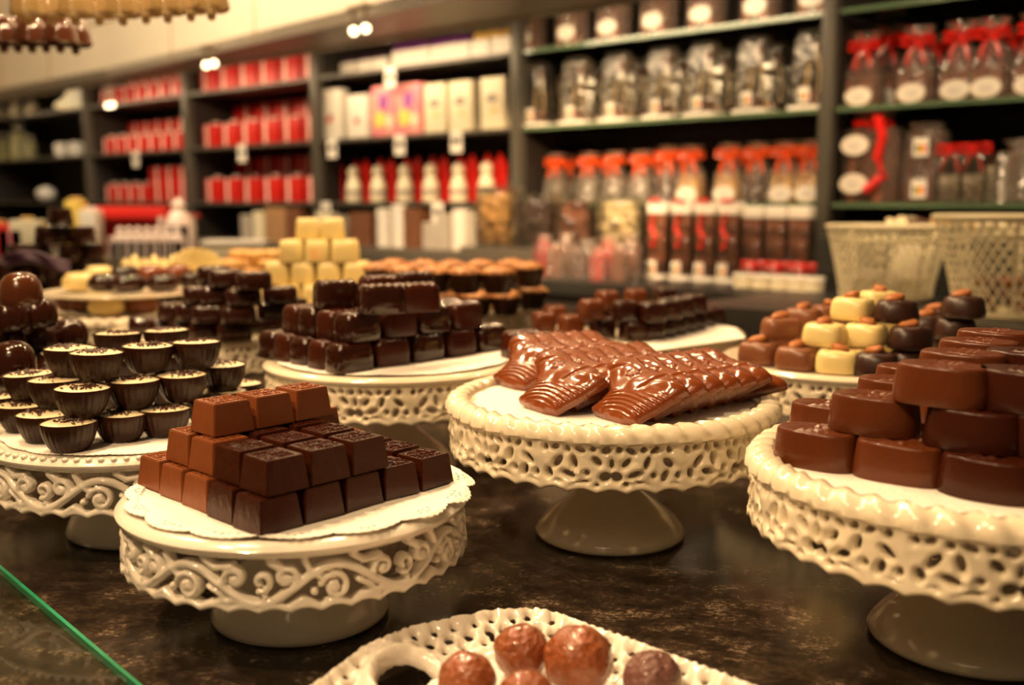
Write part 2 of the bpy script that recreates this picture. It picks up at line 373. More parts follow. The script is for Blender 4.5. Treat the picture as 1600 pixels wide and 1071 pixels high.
# ------------------------------------------------------------ pierced ceramic cake stands
def seg_dist(X, Y, pts):
    d = np.full(X.shape, 1e9)
    for (x0, y0), (x1, y1) in zip(pts, pts[1:]):
        vx, vy = x1-x0, y1-y0; q = vx*vx+vy*vy+1e-12
        t_ = np.clip(((X-x0)*vx+(Y-y0)*vy)/q, 0, 1); d = np.minimum(d, np.hypot(X-x0-t_*vx, Y-y0-t_*vy))
    return d
def spiral(cx, cy, r0, r1, a0_, a1_, n=26):
    return [(cx+(r0+(r1-r0)*k/n)*math.cos(a0_+(a1_-a0_)*k/n), cy+(r0+(r1-r0)*k/n)*math.sin(a0_+(a1_-a0_)*k/n)) for k in range(n+1)]
def lace_field(style, L, h, nx, ny):
    u = np.arange(nx)/nx*L; v = np.arange(ny)/(ny-1)*h; X, Y = np.meshgrid(u, v, indexing='ij')
    F = np.full(X.shape, -1e9); w_ = h*.062
    sc = h*.075*np.abs(np.sin(PI*X/L*5))
    if style == 'scroll':
        cur = []
        for k in (-1, 0, 1):
            o = k*L
            cur.append(([(o+L*t_/40, h*(.48-.30*math.cos(2*PI*t_/40))) for t_ in range(41)], w_*1.25))
            cur.append((spiral(o+.50*L, .40*h, .25*h, .07*h, PI*.9, -PI*1.5), w_))
            cur.append((spiral(o+.18*L, .62*h, .20*h, .06*h, -PI*.3, PI*1.9), w_))
            cur.append((spiral(o+.84*L, .60*h, .19*h, .05*h, PI*1.1, -PI*.9), w_))
            cur.append((spiral(o+.02*L, .56*h, .17*h, .06*h, -PI*.6, PI*1.3), w_*.9))
            cur.append(([(o+.30*L, .90*h), (o+.34*L, .70*h), (o+.42*L, .56*h)], w_))
            cur.append(([(o+.62*L, .92*h), (o+.70*L, .78*h), (o+.82*L, .82*h)], w_))
            cur.append(([(o+.66*L, .12*h), (o+.74*L, .22*h), (o+.86*L, .24*h), (o+.95*L, .1*h)], w_))
            cur.append(([(o+.20*L, .12*h), (o+.28*L, .24*h), (o+.36*L, .12*h)], w_))
            cur.append(([(o+.66*L, .46*h), (o+.74*L, .34*h), (o+.80*L, .14*h)], w_*.9))
            cur.append(([(o+.08*L, .90*h), (o+.14*L, .80*h)], w_*1.3))
        for pts, ww in cur: F = np.maximum(F, ww-seg_dist(X, Y, pts))
        for k in (-1, 0, 1):
            for cx, cy, r in ((.50, .40, .085), (.18, .62, .075), (.84, .60, .07), (.36, .35, .07), (.68, .62, .06), (.04, .3, .06)):
                F = np.maximum(F, r*h-np.hypot(X-(cx+k)*L, Y-cy*h))
    else:
        F = np.full(X.shape, .004)
        holes = [(.03, .84, .05, .06, 0), (.10, .86, .07, .045, .5), (.19, .84, .05, .06, 0), (.28, .84, .09, .05, -.4), (.37, .85, .05, .05, 0), (.46, .84, .08, .06, .4), (.55, .85, .05, .06, 0), (.63, .83, .09, .05, -.5), (.72, .85, .06, .05, .2), (.80, .84, .09, .05, .6), (.90, .85, .05, .06, 0),
                 (.12, .58, .13, .06, .9), (.24, .60, .05, .12, .2), (.40, .62, .10, .06, -.8), (.50, .58, .04, .09, 0), (.60, .60, .10, .05, .8), (.745, .60, .05, .11, -.3), (.90, .58, .12, .06, -.7),
                 (.06, .36, .06, .09, .3), (.20, .36, .12, .055, -.3), (.33, .40, .05, .05, 0), (.455, .33, .10, .085, .5), (.535, .33, .10, .085, -.5), (.66, .38, .12, .05, .35), (.79, .36, .05, .05, 0), (.87, .34, .06, .10, -.4), (.965, .34, .05, .06, 0),
                 (.12, .18, .07, .04, .3), (.30, .2, .11, .04, .3), (.40, .16, .04, .04, 0), (.60, .2, .05, .04, 0), (.71, .19, .11, .04, -.3), (.93, .17, .08, .04, 0)]
        for k in (-1, 0, 1):
            for cx, cy, a, b_, an in holes:
                dx_ = X-(cx+k)*L; dy_ = Y-cy*h; ca, sa = math.cos(an), math.sin(an)
                e = np.sqrt(((dx_*ca+dy_*sa)/(a*h*1.1))**2+((-dx_*sa+dy_*ca)/(b_*h*1.1))**2)
                F = np.minimum(F, (e-1)*min(a, b_)*h)
    F = np.maximum(F, Y-h*.94)
    F = np.maximum(F, w_*1.2-np.abs(Y-sc-h*.075))
    F = np.minimum(F, Y-sc)
    F = np.where(Y < sc, np.minimum(F, Y-sc-1e-5), F)
    return F, X, Y
LACE = {}
def lace_mesh(style, R, z0, z1, cells=8, nx=74, ny=31, flare=.0):
    k = (style, R, z0, z1, cells)
    if k in LACE: return LACE[k]
    h = z1-z0; L = 2*PI*R/cells; F1, X, Y = lace_field(style, L, h, nx, ny)
    F = np.tile(F1, (cells, 1)); tot = nx*cells
    blob = np.zeros(F1.shape)
    rs = np.random.RandomState(3)
    for _ in range(34):
        cx, cy, r = rs.rand()*L, rs.rand()*h, h*(.06+.08*rs.rand())
        for q in (-L, 0, L): blob += np.exp(-((X-cx-q)**2+(Y-cy)**2)/r**2)
    blob = np.tile(blob, (cells, 1))*(.0011 if style == 'floral' else .0005)
    def top(i, j, f):
        a = 2*PI*i/tot; ii = np.clip(np.round(i).astype(int) % tot, 0, tot-1); jj = np.clip(np.round(j).astype(int), 0, ny-1)
        v = j/(ny-1); q = np.clip(f/.0024, 0, 1)
        r = R+.0010+.0030*np.sqrt(1-(1-q)**2)+blob[ii, jj]*q+flare*(1-v)**2-.0015*v
        return np.c_[r*np.cos(a), r*np.sin(a), z0+v*h]
    def bot(i, j, f):
        a = 2*PI*i/tot; v = j/(ny-1); r = R-.0035+flare*(1-v)**2-.0015*v
        return np.c_[r*np.cos(a), r*np.sin(a), z0+v*h]
    V, Fc = march(F, top, bot, True)
    LACE[k] = (V, Fc, mesh('lace_band', V, Fc, 'ceramic_white' if style == 'scroll' else 'ceramic', True, 55)); return LACE[k]
STANDS = {}
def stand_kit(R, ztop, z0, rim, style, Rf, mt):
    k = (R, ztop, z0, rim, style, Rf)
    if k in STANDS: return STANDS[k]
    zr = ztop-.010
    V, Fc, lm = lace_mesh(style, R-.006, z0, zr+.001)
    g = G()
    if rim == 'rope':
        prof = [(.001, ztop-.004), (R-.020, ztop-.004), (R-.019, ztop), (R-.017, ztop+.0022), (R-.010, ztop+.0030), (R-.004, ztop+.001), (R, ztop-.004), (R+.0005, ztop-.009), (R-.003, ztop-.012), (R-.012, ztop-.012), (.001, ztop-.010)]
        prof = prof[:1]+[(R*.5, ztop-.004)]+prof[1:]
        ph = lambda a, r: 46*a+(R-r)*220
        g.lathe(prof, mt, 368, None, lambda a, r, z: 1+(.0075*math.sin(ph(a, r))+.004*math.sin(9*a+1) if r > R-.008 else 0), False, False,
                lambda a, r, z: .0014*math.sin(ph(a, r)) if r > R-.0175 and z > ztop-.009 else 0)
    else:
        prof = [(.001, ztop-.001), (R*.5, ztop-.001), (R-.014, ztop-.001), (R-.006, ztop), (R-.002, ztop-.0018), (R+.0003, ztop-.0045), (R-.0003, ztop-.0075), (R-.003, ztop-.0095), (R-.010, ztop-.0105), (.001, ztop-.010)]
        g.lathe(prof, mt, 160, None, None, False, False)
        if rim == 'bead':
            for k_ in range(84):
                a = 2*PI*k_/84; g.ball(((R-.004)*math.cos(a), (R-.004)*math.sin(a), ztop), .0028, mt, 8, 6, None, (1, 1, .8))
    plate = g.build('plate', True, 50)
    zn = z0+.02
    pf = [(.001, .0), (Rf-.003, .0), (Rf, .002), (Rf+.001, .005), (Rf-.002, .0095), (Rf*.88, .0175), (Rf*.72, .027), (Rf*.54, .037), (Rf*.40, .046), (Rf*.32, .056), (Rf*.31, max(.058, zr*.62)), (Rf*.38, zr-.010), (Rf*.55, zr+.0005), (.001, zr+.0005)]
    if z0 < .055: pf = [(.001, .0), (Rf-.003, .0), (Rf, .002), (Rf+.001, .006), (Rf-.002, .012), (Rf*.90, .022), (Rf*.76, .034), (Rf*.6, .046), (Rf*.5, .060), (Rf*.6, zr-.006), (Rf*.8, zr+.0005), (.001, zr+.0005)]
    g = G().lathe(pf, mt, 96, None, None, False, False)
    foot = g.build('foot', True, 60)
    STANDS[k] = [('plate', plate), ('pierced_band', lm), ('foot', foot)]
    return STANDS[k]
def stand(x, y, R, ztop, z0, rim, style, Rf, mt, label, rz=0):
    return place(stand_kit(R, ztop, z0, rim, style, Rf, mt), 'cake_stand', (x, y, 0), rz, label, 'cake stand', 'pierced ceramic cake stands on the counter')
S1 = (-.160, .742); S2 = (.092, .930); S3 = (-.135, 1.172); S4 = (-.352, .945); S5 = (.326, .694); S6 = (.400, 1.205)
S7 = (.185, 1.475); S8 = (-.090, 1.86); S10 = (-.44, 1.49); S11 = (-.655, 1.735); S12 = (-.60, 1.24); S13 = (-1.02, 2.02); S9 = (-.368, 1.865); S14 = (-.66, 2.13)
ZA = .131
stand(*S1, .128, .097, .050, 'smooth', 'scroll', .0655, 'ceramic_white', 'white pierced cake stand under the cube chocolates and paper doily, front left')
stand(*S2, .1515, ZA, .080, 'rope', 'floral', .069, 'ceramic', 'ivory pierced cake stand with rope rim on a tall foot, under the overlapping relief chocolates', .3)
stand(*S3, .150, ZA, .080, 'smooth', 'floral', .069, 'ceramic', 'ivory pierced cake stand under the tiers of rippled dark blocks', 1.0)
stand(*S4, .135, .100, .050, 'bead', 'scroll', .068, 'ceramic_white', 'white pierced cake stand with beaded rim under the sprinkled cream cups', .5)
stand(*S5, .1585, ZA, .080, 'rope', 'floral', .0685, 'ceramic', 'large ivory pierced cake stand with rope rim at the right, under big oval chocolates', .9)
stand(*S6, .150, .125, .075, 'smooth', 'floral', .069, 'ceramic', 'ivory pierced cake stand under the almond topped bonbons', .2)
stand(*S7, .150, .125, .075, 'smooth', 'floral', .069, 'ceramic', 'ivory cake stand behind the centre stand, under milk and dark ridged logs', 1.3)
stand(*S8, .148, .125, .075, 'smooth', 'floral', .069, 'ceramic', 'far ivory cake stand under nut topped florentine cups', .7)
stand(*S10, .150, .125, .075, 'smooth', 'floral', .069, 'ceramic', 'ivory cake stand under small rounded dark ovals, behind the sprinkled cups', .4)
stand(*S11, .165, .125, .075, 'rope', 'floral', .069, 'ceramic', 'ivory rope rimmed cake stand under the long white and dark bars at left', 2.2)
stand(*S12, .135, .110, .065, 'smooth', 'floral', .066, 'ceramic', 'ivory cake stand under the dark domed chocolates at the left edge', .4)
stand(*S13, .165, .125, .075, 'smooth', 'floral', .069, 'ceramic', 'far left ivory cake stand under the dark ridged cup pyramid', .1)
stand(*S9, .120, .125, .075, 'smooth', 'floral', .069, 'ceramic', 'far ivory cake stand under the pyramid of white blocks', .6)
stand(*S14, .165, .125, .075, 'smooth', 'floral', .069, 'ceramic', 'farthest ivory cake stand under two tone drops, behind the long bars', 1.6)

# ------------------------------------------------------------ paper doilies
def doily_mesh(R, N_, plate_c=(0, 0), Rp=None, zs=0, holes=True, depth=.05):
    nx = N_*36; rj = np.concatenate([[.0006, .3*R, .6*R, .76*R], np.linspace(.80*R, R*1.01, 26)]); ny = len(rj)
    th = np.arange(nx)*2*PI/nx; TH, RR = np.meshgrid(th, rj, indexing='ij')
    lobe = np.abs(np.cos(N_*TH/2)); Rs = R*(1-depth*(1-lobe**.8))-.0012*(1-np.abs(np.sin(N_*4*TH)))
    F = Rs-RR
    if holes:
        for k in range(N_):
            a = 2*PI*k/N_
            for q in (-2, -1, 0, 1, 2):
                aa = a+q*.26/N_*2.2; rh = R*(.945-.012*q*q)
                F = np.minimum(F, np.hypot(TH.copy()*0+RR*np.cos(TH)-rh*math.cos(aa), RR*np.sin(TH)-rh*math.sin(aa))-.0013)
            for q in (-.5, .5):
                aa = a+q*.26/N_*2.2; rh = R*.90; F = np.minimum(F, np.hypot(RR*np.cos(TH)-rh*math.cos(aa), RR*np.sin(TH)-rh*math.sin(aa))-.0013)
    def xyz(i, j, up):
        a = 2*PI*i/nx; r = np.interp(j, np.arange(ny), rj); x = r*np.cos(a); y = r*np.sin(a); z = np.full(x.shape, float(up))
        z += np.where(r > .5*R, .0004*(1+np.sin(7*a+1)), 0)
        if Rp:
            q = np.hypot(x-plate_c[0], y-plate_c[1]); e = q-(Rp-.003); z -= np.where(e > 0, np.minimum(e*.55, .006), 0); z += np.where(e > -.012, .0012, 0)
        return np.c_[x, y, z]
    V, Fc = march(F, lambda i, j, f: xyz(i, j, .0010), lambda i, j, f: xyz(i, j, .0004), True)
    return mesh('doily', V, Fc, 'doily', True, 30)
place(doily_mesh(.1290, 16, (-.004, -.006), .128), 'paper_doily', (S1[0]+.004, S1[1]+.006, .0968), .15, 'white scalloped paper doily under the cube chocolates', 'doily', None)
place(doily_mesh(.118, 18, holes=False, depth=.02), 'paper_doily', (S4[0], S4[1], .0996), .15, 'flat white paper doily under the sprinkled cream cups', 'doily', None)
place(doily_mesh(.136, 20, holes=False, depth=.02), 'paper_doily', (S3[0], S3[1], ZA+.0000), .15, 'pale waxy paper sheet under the rippled dark blocks', 'doily', None)
place(doily_mesh(.128, 20, holes=False, depth=.03), 'paper_doily', (S2[0], S2[1], ZA-.0040), .15, 'white paper doily under the overlapping relief chocolates', 'doily', None)
place(doily_mesh(.134, 20, holes=False, depth=.02), 'paper_doily', (S5[0], S5[1], ZA-.0040), .15, 'cream paper doily under the big oval chocolates', 'doily', None)

# ------------------------------------------------------------ cube pralines on the front left stand
def cube_kit(mt, seed):
    rnd = random.Random(seed); g = G(); bm = bmesh.new(); bmesh.ops.create_cube(bm, size=1)
    for v in bm.verts:
        k = .0166 if v.co.z < 0 else .0140; v.co = Vector((v.co.x*2*k, v.co.y*2*k, (v.co.z+.5)*.0228))
    bmesh.ops.bevel(bm, geom=[e for e in bm.edges], offset=.0007, segments=2, affect='EDGES'); g.bm(bm, mt)
    for row in (-1, 0, 1):                          # raised glossy lettering strokes, too blurred to read
        x = -.0108
        while x < .0095:
            wd = rnd.uniform(.003, .0048); y0 = row*.0078; hh = .0026
            sh = rnd.choice([[(0, -1), (0, 1), (1, 1), (1, 0), (0, 0)], [(1, 1), (0, 1), (0, -1), (1, -1)], [(0, -1), (.5, 1), (1, -1)], [(0, 1), (0, -1), (1, -1), (1, 1)], [(0, -1), (0, 1), (1, -1), (1, 1)], [(1, 1), (0, .6), (1, -.4), (0, -1)]])
            g.tube([(x+p[0]*wd*.8, y0+p[1]*hh, .0229) for p in sh], .00058, mt, 5); x += wd*1.25
    return g.build('cube_praline', True, 35)
CUBE = {('milk', k): cube_kit('milk', k) for k in range(3)}; CUBE.update({('dark', k): cube_kit('dark', k+5) for k in range(3)})
def unit(a, b_): q = math.hypot(b_[0]-a[0], b_[1]-a[1]); return ((b_[0]-a[0])/q, (b_[1]-a[1])/q)
c0, dr = (-.1591, .6215), (.662, .749); dl = (-.700, .714); rzc = math.atan2(dr[1], dr[0])-.015
TN = {1: 'bottom', 2: 'middle', 3: 'top'}
def cube(i, j, tier, z, corner, kind, note=None):
    x = corner[0]+dr[0]*(i+.5)*.0350+dl[0]*(j+.5)*.0350; y = corner[1]+dr[1]*(i+.5)*.0350+dl[1]*(j+.5)*.0350
    lb = note or f'{kind} chocolate cube, {TN[tier]} tier, {ORD[i]} along the right side, {ORD[j]} row back'
    place(CUBE[(kind, (i*2+j+tier) % 3)], 'cube_praline', (x, y, z), rzc+jit(.02), lb, 'chocolate', 'cube pralines stacked on the front left stand')
zc = .0986
for i in range(5):
    for j in range(5):
        if 0 < i < 4 and 0 < j < 3 and not (i == 3): continue     # fully hidden under the upper tiers
        cube(i, j, 1, zc, c0, 'dark' if (j < 2 or (i > 2 and j < 3)) else 'milk')
c2 = (-.1560, .6300); 
for i in range(3):
    for j in range(4): cube(i, j, 2, zc+.0237, c2, 'dark' if j < 2 or (i > 0 and j == 2) else 'milk')
cube(3, 3, 2, zc+.0237, c2, 'milk')
c3 = (-.2075, .6955)
for i in range(3): cube(i, 0, 3, zc+.0474, c3, 'milk', f'milk chocolate cube with raised lettering on the top tier, {["leftmost of the three", "in the middle of the three", "rightmost of the three"][i]}')

# ------------------------------------------------------------ relief chocolates leaning on each other, centre stand
OUT = [(-.0265, 0), (-.0235, .010), (-.024, .020), (-.031, .030), (-.040, .038), (-.051, .045), (-.056, .053), (-.052, .062), (-.042, .069), (-.029, .069), (-.018, .064), (-.008, .0595), (.004, .057), (.016, .057), (.028, .0545), (.039, .050), (.048, .044), (.045, .035), (.040, .026), (.036, .016), (.030, .006), (.027, -.002), (.012, -.0045), (-.008, -.003)]
def relief_mesh():
    x0, y0, st = -.060, -.008, .0009; nx, ny = 125, 92
    X, Y = np.meshgrid(x0+np.arange(nx)*st, y0+np.arange(ny)*st, indexing='ij')
    P = OUT+OUT[:1]; D = seg_dist(X, Y, P); ins = np.zeros(X.shape, bool)
    for (ax, ay), (bx, by) in zip(P, P[1:]):
        cnd = ((ay > Y) != (by > Y)) & (X < (bx-ax)*(Y-ay)/((by-ay) if abs(by-ay) > 1e-9 else 1e-9)+ax); ins ^= cnd
    F = np.where(ins, D, -D); Q = np.clip(F/.013, 0, 1); Hh = .0035+.0085*np.sqrt(np.clip(1-(1-Q)**2, 0, 1))
    bl = np.clip((.022-Y+.25*np.abs(X))/.006, 0, 1)*np.clip(F/.003, 0, 1)
    Hh += bl*.0009*np.sin((Y-.12*X-.004*np.cos(X/.012))*2*PI/.0046)                   # ridges of the fan
    Hh += .0028*np.exp(-((X+.040)**2+(Y-.054)**2)/.010**2)+.0035*np.exp(-((X+.024)**2+(Y-.046)**2)/.011**2)+.003*np.exp(-((X+.004)**2+(Y-.034)**2)/.012**2)
    wing = np.exp(-((X-.030)**2/.017**2+(Y-.040)**2/.006**2)); Hh += .0028*wing
    Hh -= .0024*np.exp(-((X-.012-(Y-.035)*.4)**2)/.0025**2)*np.clip((Y-.026)/.01, 0, 1)*np.clip((.06-Y)/.01, 0, 1)
    Hh -= .0022*np.exp(-((Y-.047-.5*(X+.035))**2)/.0020**2)*np.clip((-.020-X)/.008, 0, 1)
    for k in range(6):
        a = 2*PI*k/6; Hh += .0028*np.exp(-((X+.010-.0046*math.cos(a))**2+(Y-.044-.0046*math.sin(a))**2)/.0018**2)
    Hh += .0026*np.exp(-((X+.010)**2+(Y-.044)**2)/.0018**2)
    for k in range(7):
        a = -.2+k*.42; Hh += .0015*np.exp(-((X+.044-.0115*math.cos(a+1.2))**2+(Y-.056-.0105*math.sin(a+1.2))**2)/.0020**2)
    Hh = .0015+Hh*.84
    def zt(i, j):
        i0 = np.clip(np.floor(i).astype(int), 0, nx-2); j0 = np.clip(np.floor(j).astype(int), 0, ny-2); a = i-i0; b_ = j-j0
        return Hh[i0, j0]*(1-a)*(1-b_)+Hh[i0+1, j0]*a*(1-b_)+Hh[i0, j0+1]*(1-a)*b_+Hh[i0+1, j0+1]*a*b_
    V, Fc = march(F, lambda i, j, f: np.c_[x0+i*st, y0+j*st, zt(i, j)-.010], lambda i, j, f: np.c_[x0+i*st, y0+j*st, np.full(i.shape, -.010)])
    return mesh('relief', V, Fc, 'milk_gloss', True, 60)
RELIEF = relief_mesh()
rows = [(.0815, .828, 7, (.0178, .0178), 'front right'), (.0195, .869, 7, (.0172, .0185), 'middle'), (-.0055, .985, 5, (.0172, .015), 'back left')]
tb = R_(33)
for x, y, n_, (sx, sy), nm in rows:
    for k in range(n_):
        sc_ = 1.0; T_ = tb-R_(k*1.2)+(R_(-14) if nm != 'back left' and k == n_-1 else 0)
        place(RELIEF, 'relief_chocolate', (x+sx*k, y+sy*k, ZA+.0095-.002), 0,
              f'glossy milk chocolate with ribbed fan, flower and pointed wing, {"foremost" if k == 0 else ORD[k]} in the {nm} row', 'chocolate', 'relief chocolates overlapping on the centre stand', sc_, (T_, 0, math.atan2(-.78, .62)+jit(.03)))
# ------------------------------------------------------------ rippled dark blocks, three tiers
def block_mesh(mt, a, b_, h, rip=.0020, pit=.0085, p=4.2, name='block'):
    g = G(); o = sup(a, b_, p, 72)
    def tz(x, y): e = max(abs(x)/a, abs(y)/b_); return rip*(.5+.5*math.cos(x*2*PI/pit))*(1-max(0, (e-.75)/.25))-.0022*(abs(y)/b_)**2
    g.loft(o, [(0, .97), (.0012, 1.0), (h*.45, .985), (h*.80, .965), (h*.90, .935), (h*.965, .87), (h, .78)], mt, None, tz, 12)
    return g.build(name, True, 70)
BL = [block_mesh('dark_gloss', .0245, .0165, .0292), block_mesh('dark', .0240, .0165, .0292)]
p0, pr_, pl_ = (-.1767, 1.0340), (.683, .730), (-.679, .734)
rz3 = math.atan2(pr_[1], pr_[0])
def blk(i, j, tier, z, cr, lb=None):
    x = cr[0]+pr_[0]*(i+.5)*.0515+pl_[0]*(j+.5)*.0352; y = cr[1]+pr_[1]*(i+.5)*.0515+pl_[1]*(j+.5)*.0352
    if math.hypot(x-S3[0], y-S3[1]) > .152: return
    place(BL[(i+j) % 2], 'rippled_block', (x, y, z), rz3+jit(.05), lb or f'glossy dark chocolate block with rippled top, {TN[tier]} tier, {ORD[i]} across, {ORD[j]} row back', 'chocolate', 'rippled dark blocks on the back centre stand')
zb = ZA+.0011
for i in range(5):
    for j in range(6):
        if 0 < i < 4 and 0 < j < 5 and not i > 3: continue
        blk(i, j, 1, zb, p0)
for i in range(4):
    for j in range(4):
        if 0 < i < 3 and 0 < j < 3: continue
        blk(i, j, 2, zb+.0305, (-.1700, 1.049))
for k, (px, py, bx) in enumerate(((573, 493, 0), (630, 490, 0), (502, 484, 0), (572, 474, 0), (628, 466, 0), (690, 560, 1))):
    if bx: continue
    x, y = onz(px, py, zb+.061); x += .012; y += .024
    place(BL[k % 2], 'rippled_block', (x, y, zb+.061), rz3-.35+jit(.1), 'glossy dark chocolate block with rippled top, on the top tier, ' + ['front left of the pair', 'front right of the pair', 'leftmost', 'behind the front pair', 'rearmost'][k], 'chocolate', 'rippled dark blocks on the back centre stand')
place(BL[1], 'rippled_block', (.012, 1.165, zb), .5, 'dark rippled block lying apart at the right end of its stand', 'chocolate', 'rippled dark blocks on the back centre stand')

# ------------------------------------------------------------ dark cups filled with cream, sprinkles on top
def cream_cup(seed):
    rnd = random.Random(seed)
    fl = lambda a, r, z: 1+.022*math.sin(26*a)*(1 if .001 < z < .0235 and r > .010 else 0)
    g = G().lathe([(.001, 0), (.0125, 0), (.0145, .001), (.0172, .005), (.0200, .011), (.0220, .018), (.0232, .0243), (.0229, .0252), (.0222, .0246), (.0220, .0235)], 'cup_dark', 104, None, fl, False, False)
    cup = g.build('cup', True, 60)
    g = G().lathe([(.0221, .0238), (.019, .0250), (.013, .0254), (.006, .0257), (.0002, .0258)], 'cream', 40, None, None, False, False); fil = g.build('filling')
    g = G(); cx, cy = rnd.uniform(-.004, .004), rnd.uniform(-.004, .004)
    for _ in range(90):
        r = abs(rnd.gauss(0, .0105)); a = rnd.uniform(0, 2*PI); x, y = cx+r*math.cos(a), cy+r*math.sin(a)
        if math.hypot(x, y) > .0205: continue
        q = rnd.uniform(0, PI); l = rnd.uniform(.0006, .0015)
        g.tube([(x-l*math.cos(q), y-l*math.sin(q), .0262), (x+l*math.cos(q), y+l*math.sin(q), .0262+rnd.uniform(0, .0008))], .00065, 'sprinkle', 5)
    sp = g.build('sprinkles', False)
    return [('cup', cup), ('filling', fil), ('sprinkles', sp)]
CC = [cream_cup(k) for k in range(5)]
zq = S4[0]*0+.1006
def ccup(px, py, z, lb, k):
    x, y = onz(px, py, z); y += .0125; x += .0125*x/y
    place(CC[k % 5], 'cream_cup', (x, y, z), k*1.1, lb, 'chocolate', 'cream filled dark cups with sprinkles', rot=(jit(.03), jit(.03), k*1.1))
tier1 = [(110, 710, 'foremost'), (190, 694, 'right of the foremost'), (70, 695, 'left of the foremost'), (38, 678, 'second to the left of the foremost'), (4, 662, 'at the left edge of the picture'), (258, 686, 'third from the foremost to the right'), (330, 668, 'fourth to the right, behind the cube chocolates'), (375, 640, 'fifth to the right, behind the cubes')]
for k, (px, py, nm) in enumerate(tier1): ccup(px, py, zq, f'dark cup of cream with sprinkles, bottom tier, {nm}', k)
tier2 = [(130, 655, 'foremost'), (210, 641, 'second along the right'), (285, 630, 'third along the right'), (348, 612, 'at the right end'), (88, 640, 'left of the foremost'), (50, 629, 'at the left end')]
for k, (px, py, nm) in enumerate(tier2): ccup(px, py, zq+.0262, f'dark cup of cream with sprinkles, middle tier, {nm}', k+3)
tier3 = [(152, 598, 'foremost'), (112, 590, 'leftmost'), (232, 585, 'second along the right'), (308, 578, 'at the right end'), (185, 562, 'behind the foremost'), (262, 556, 'rearmost')]
for k, (px, py, nm) in enumerate(tier3): ccup(px, py, zq+.0524, f'dark cup of cream with sprinkles, top tier, {nm}', k+1)

# ------------------------------------------------------------ big ovals on the right stand
def oval_mesh(mt):
    g = G(); o = sup(.0262, .0165, 2.5, 56)
    def tz(x, y): e = math.hypot(x/.0225, y/.016); return (.0009*math.cos(e*17)+.0006*math.sin(x*900)*math.sin(y*900))*(1 if e < .8 else 0)
    g.loft(o, [(0, 1.03), (.001, 1.05), (.010, 1.01), (.0185, .965), (.0205, .955), (.0218, .94), (.0225, .905)], mt, None, tz)
    return g.build('oval_chocolate', True, 40)
OV = [oval_mesh('milk_oval'), oval_mesh('dark')]
OVL = 0
zo = ZA-.0028
def oval(px, py, z, nm, k=0, mt=0):
    x, y = onz(px, py, z); d = .017; x += d*x/math.hypot(x, y); y += d*.95
    place(OV[mt], 'oval_chocolate', (x, y, z), R_(-38)+jit(.06), f'{["milk brown", "dark"][mt]} oval chocolate with moulded top, {nm}', 'chocolate', 'big oval chocolates on the right stand', 1.12)
for a in ((1275, 735, 'bottom tier, leftmost', 0), (1405, 759, 'bottom tier, second from left', 0), (1545, 787, 'bottom tier, third from left', 1), (1292, 688, 'bottom tier, behind the leftmost', 0), (1425, 708, 'bottom tier, second row, left of the pair', 1), (1560, 735, 'bottom tier, second row, right of the pair', 1)): oval(a[0], a[1], zo, a[2], mt=a[3])
for a in ((1365, 682, 'middle tier, front left', 0), (1520, 708, 'middle tier, front right', 1), (1400, 652, 'middle tier, second at the left', 0), (1425, 628, 'middle tier, third at the left', 0), (1640, 720, 'middle tier, at the right edge', 1)): oval(a[0], a[1], zo+.0258, a[2], mt=a[3])
for a in ((1470, 637, 'top tier, front left', 0), (1600, 648, 'top tier, at the right edge', 1), (1502, 612, 'top tier, second back', 0), (1528, 589, 'top tier, third back', 0), (1552, 570, 'top tier, fourth back', 0), (1605, 610, 'top tier, behind the right edge one', 1)): oval(a[0], a[1], zo+.0516, a[2], mt=a[3])

# ------------------------------------------------------------ almond topped bonbons
def almond_part(z, a):
    g = G(); o = []
    for k in range(20):
        t_ = 2*PI*k/20; r = .0088*(1-.22*math.cos(t_)) if abs(t_-PI) > .01 else .0088*1.22; o.append((r*math.cos(t_)*1.0, .0062*math.sin(t_)*(1-.12*math.cos(t_))))
    T = TR(0, 0, z, R_(8), R_(-9), a)
    g.loft(o, [(0, .55), (.0012, .86), (.0030, 1.0), (.0046, .9), (.0060, .66)], 'almond', T, lambda x, y: .0004*math.sin(y*2600)); return g.build('almond', True, 60)
def bonbon(mt, shape):
    g = G(); o = sup(.0175, .0150, 3.2 if shape else 2.3, 40); ex = 1.06 if not shape else 1
    g.loft(o, [(0, .93*ex), (.0010, 1.0*ex), (.006, 1.02*ex), (.0125, .99), (.0160, .93), (.0182, .82), (.0192, .66)], mt, None, lambda x, y: .0004*math.sin(x*420+1)); return g.build('shell', True, 60)
BBM = {(mt, s): bonbon(mt, s) for mt in ('milk_satin', 'white_choc', 'dark_satin') for s in (0, 1)}; ALM = [almond_part(.0183, a) for a in (.3, 1.4, 2.5, -.6)]
BN = {'milk_satin': 'milk', 'white_choc': 'white', 'dark_satin': 'dark'}
z6 = .1252
def bon(px, py, z, mt, nm, k):
    x, y = onz(px, py, z); x += .014*x/math.hypot(x, y); y += .0135
    place([('shell', BBM[(mt, 0 if mt == 'dark_satin' else 1)]), ('almond', ALM[k % 4])], 'almond_bonbon', (x, y, z), jit(.5)-.3, f'{BN[mt]} chocolate bonbon with an almond, {nm}', 'chocolate', 'almond topped bonbons', 1.28)
Mk, Wh, Dk = 'milk_satin', 'white_choc', 'dark_satin'
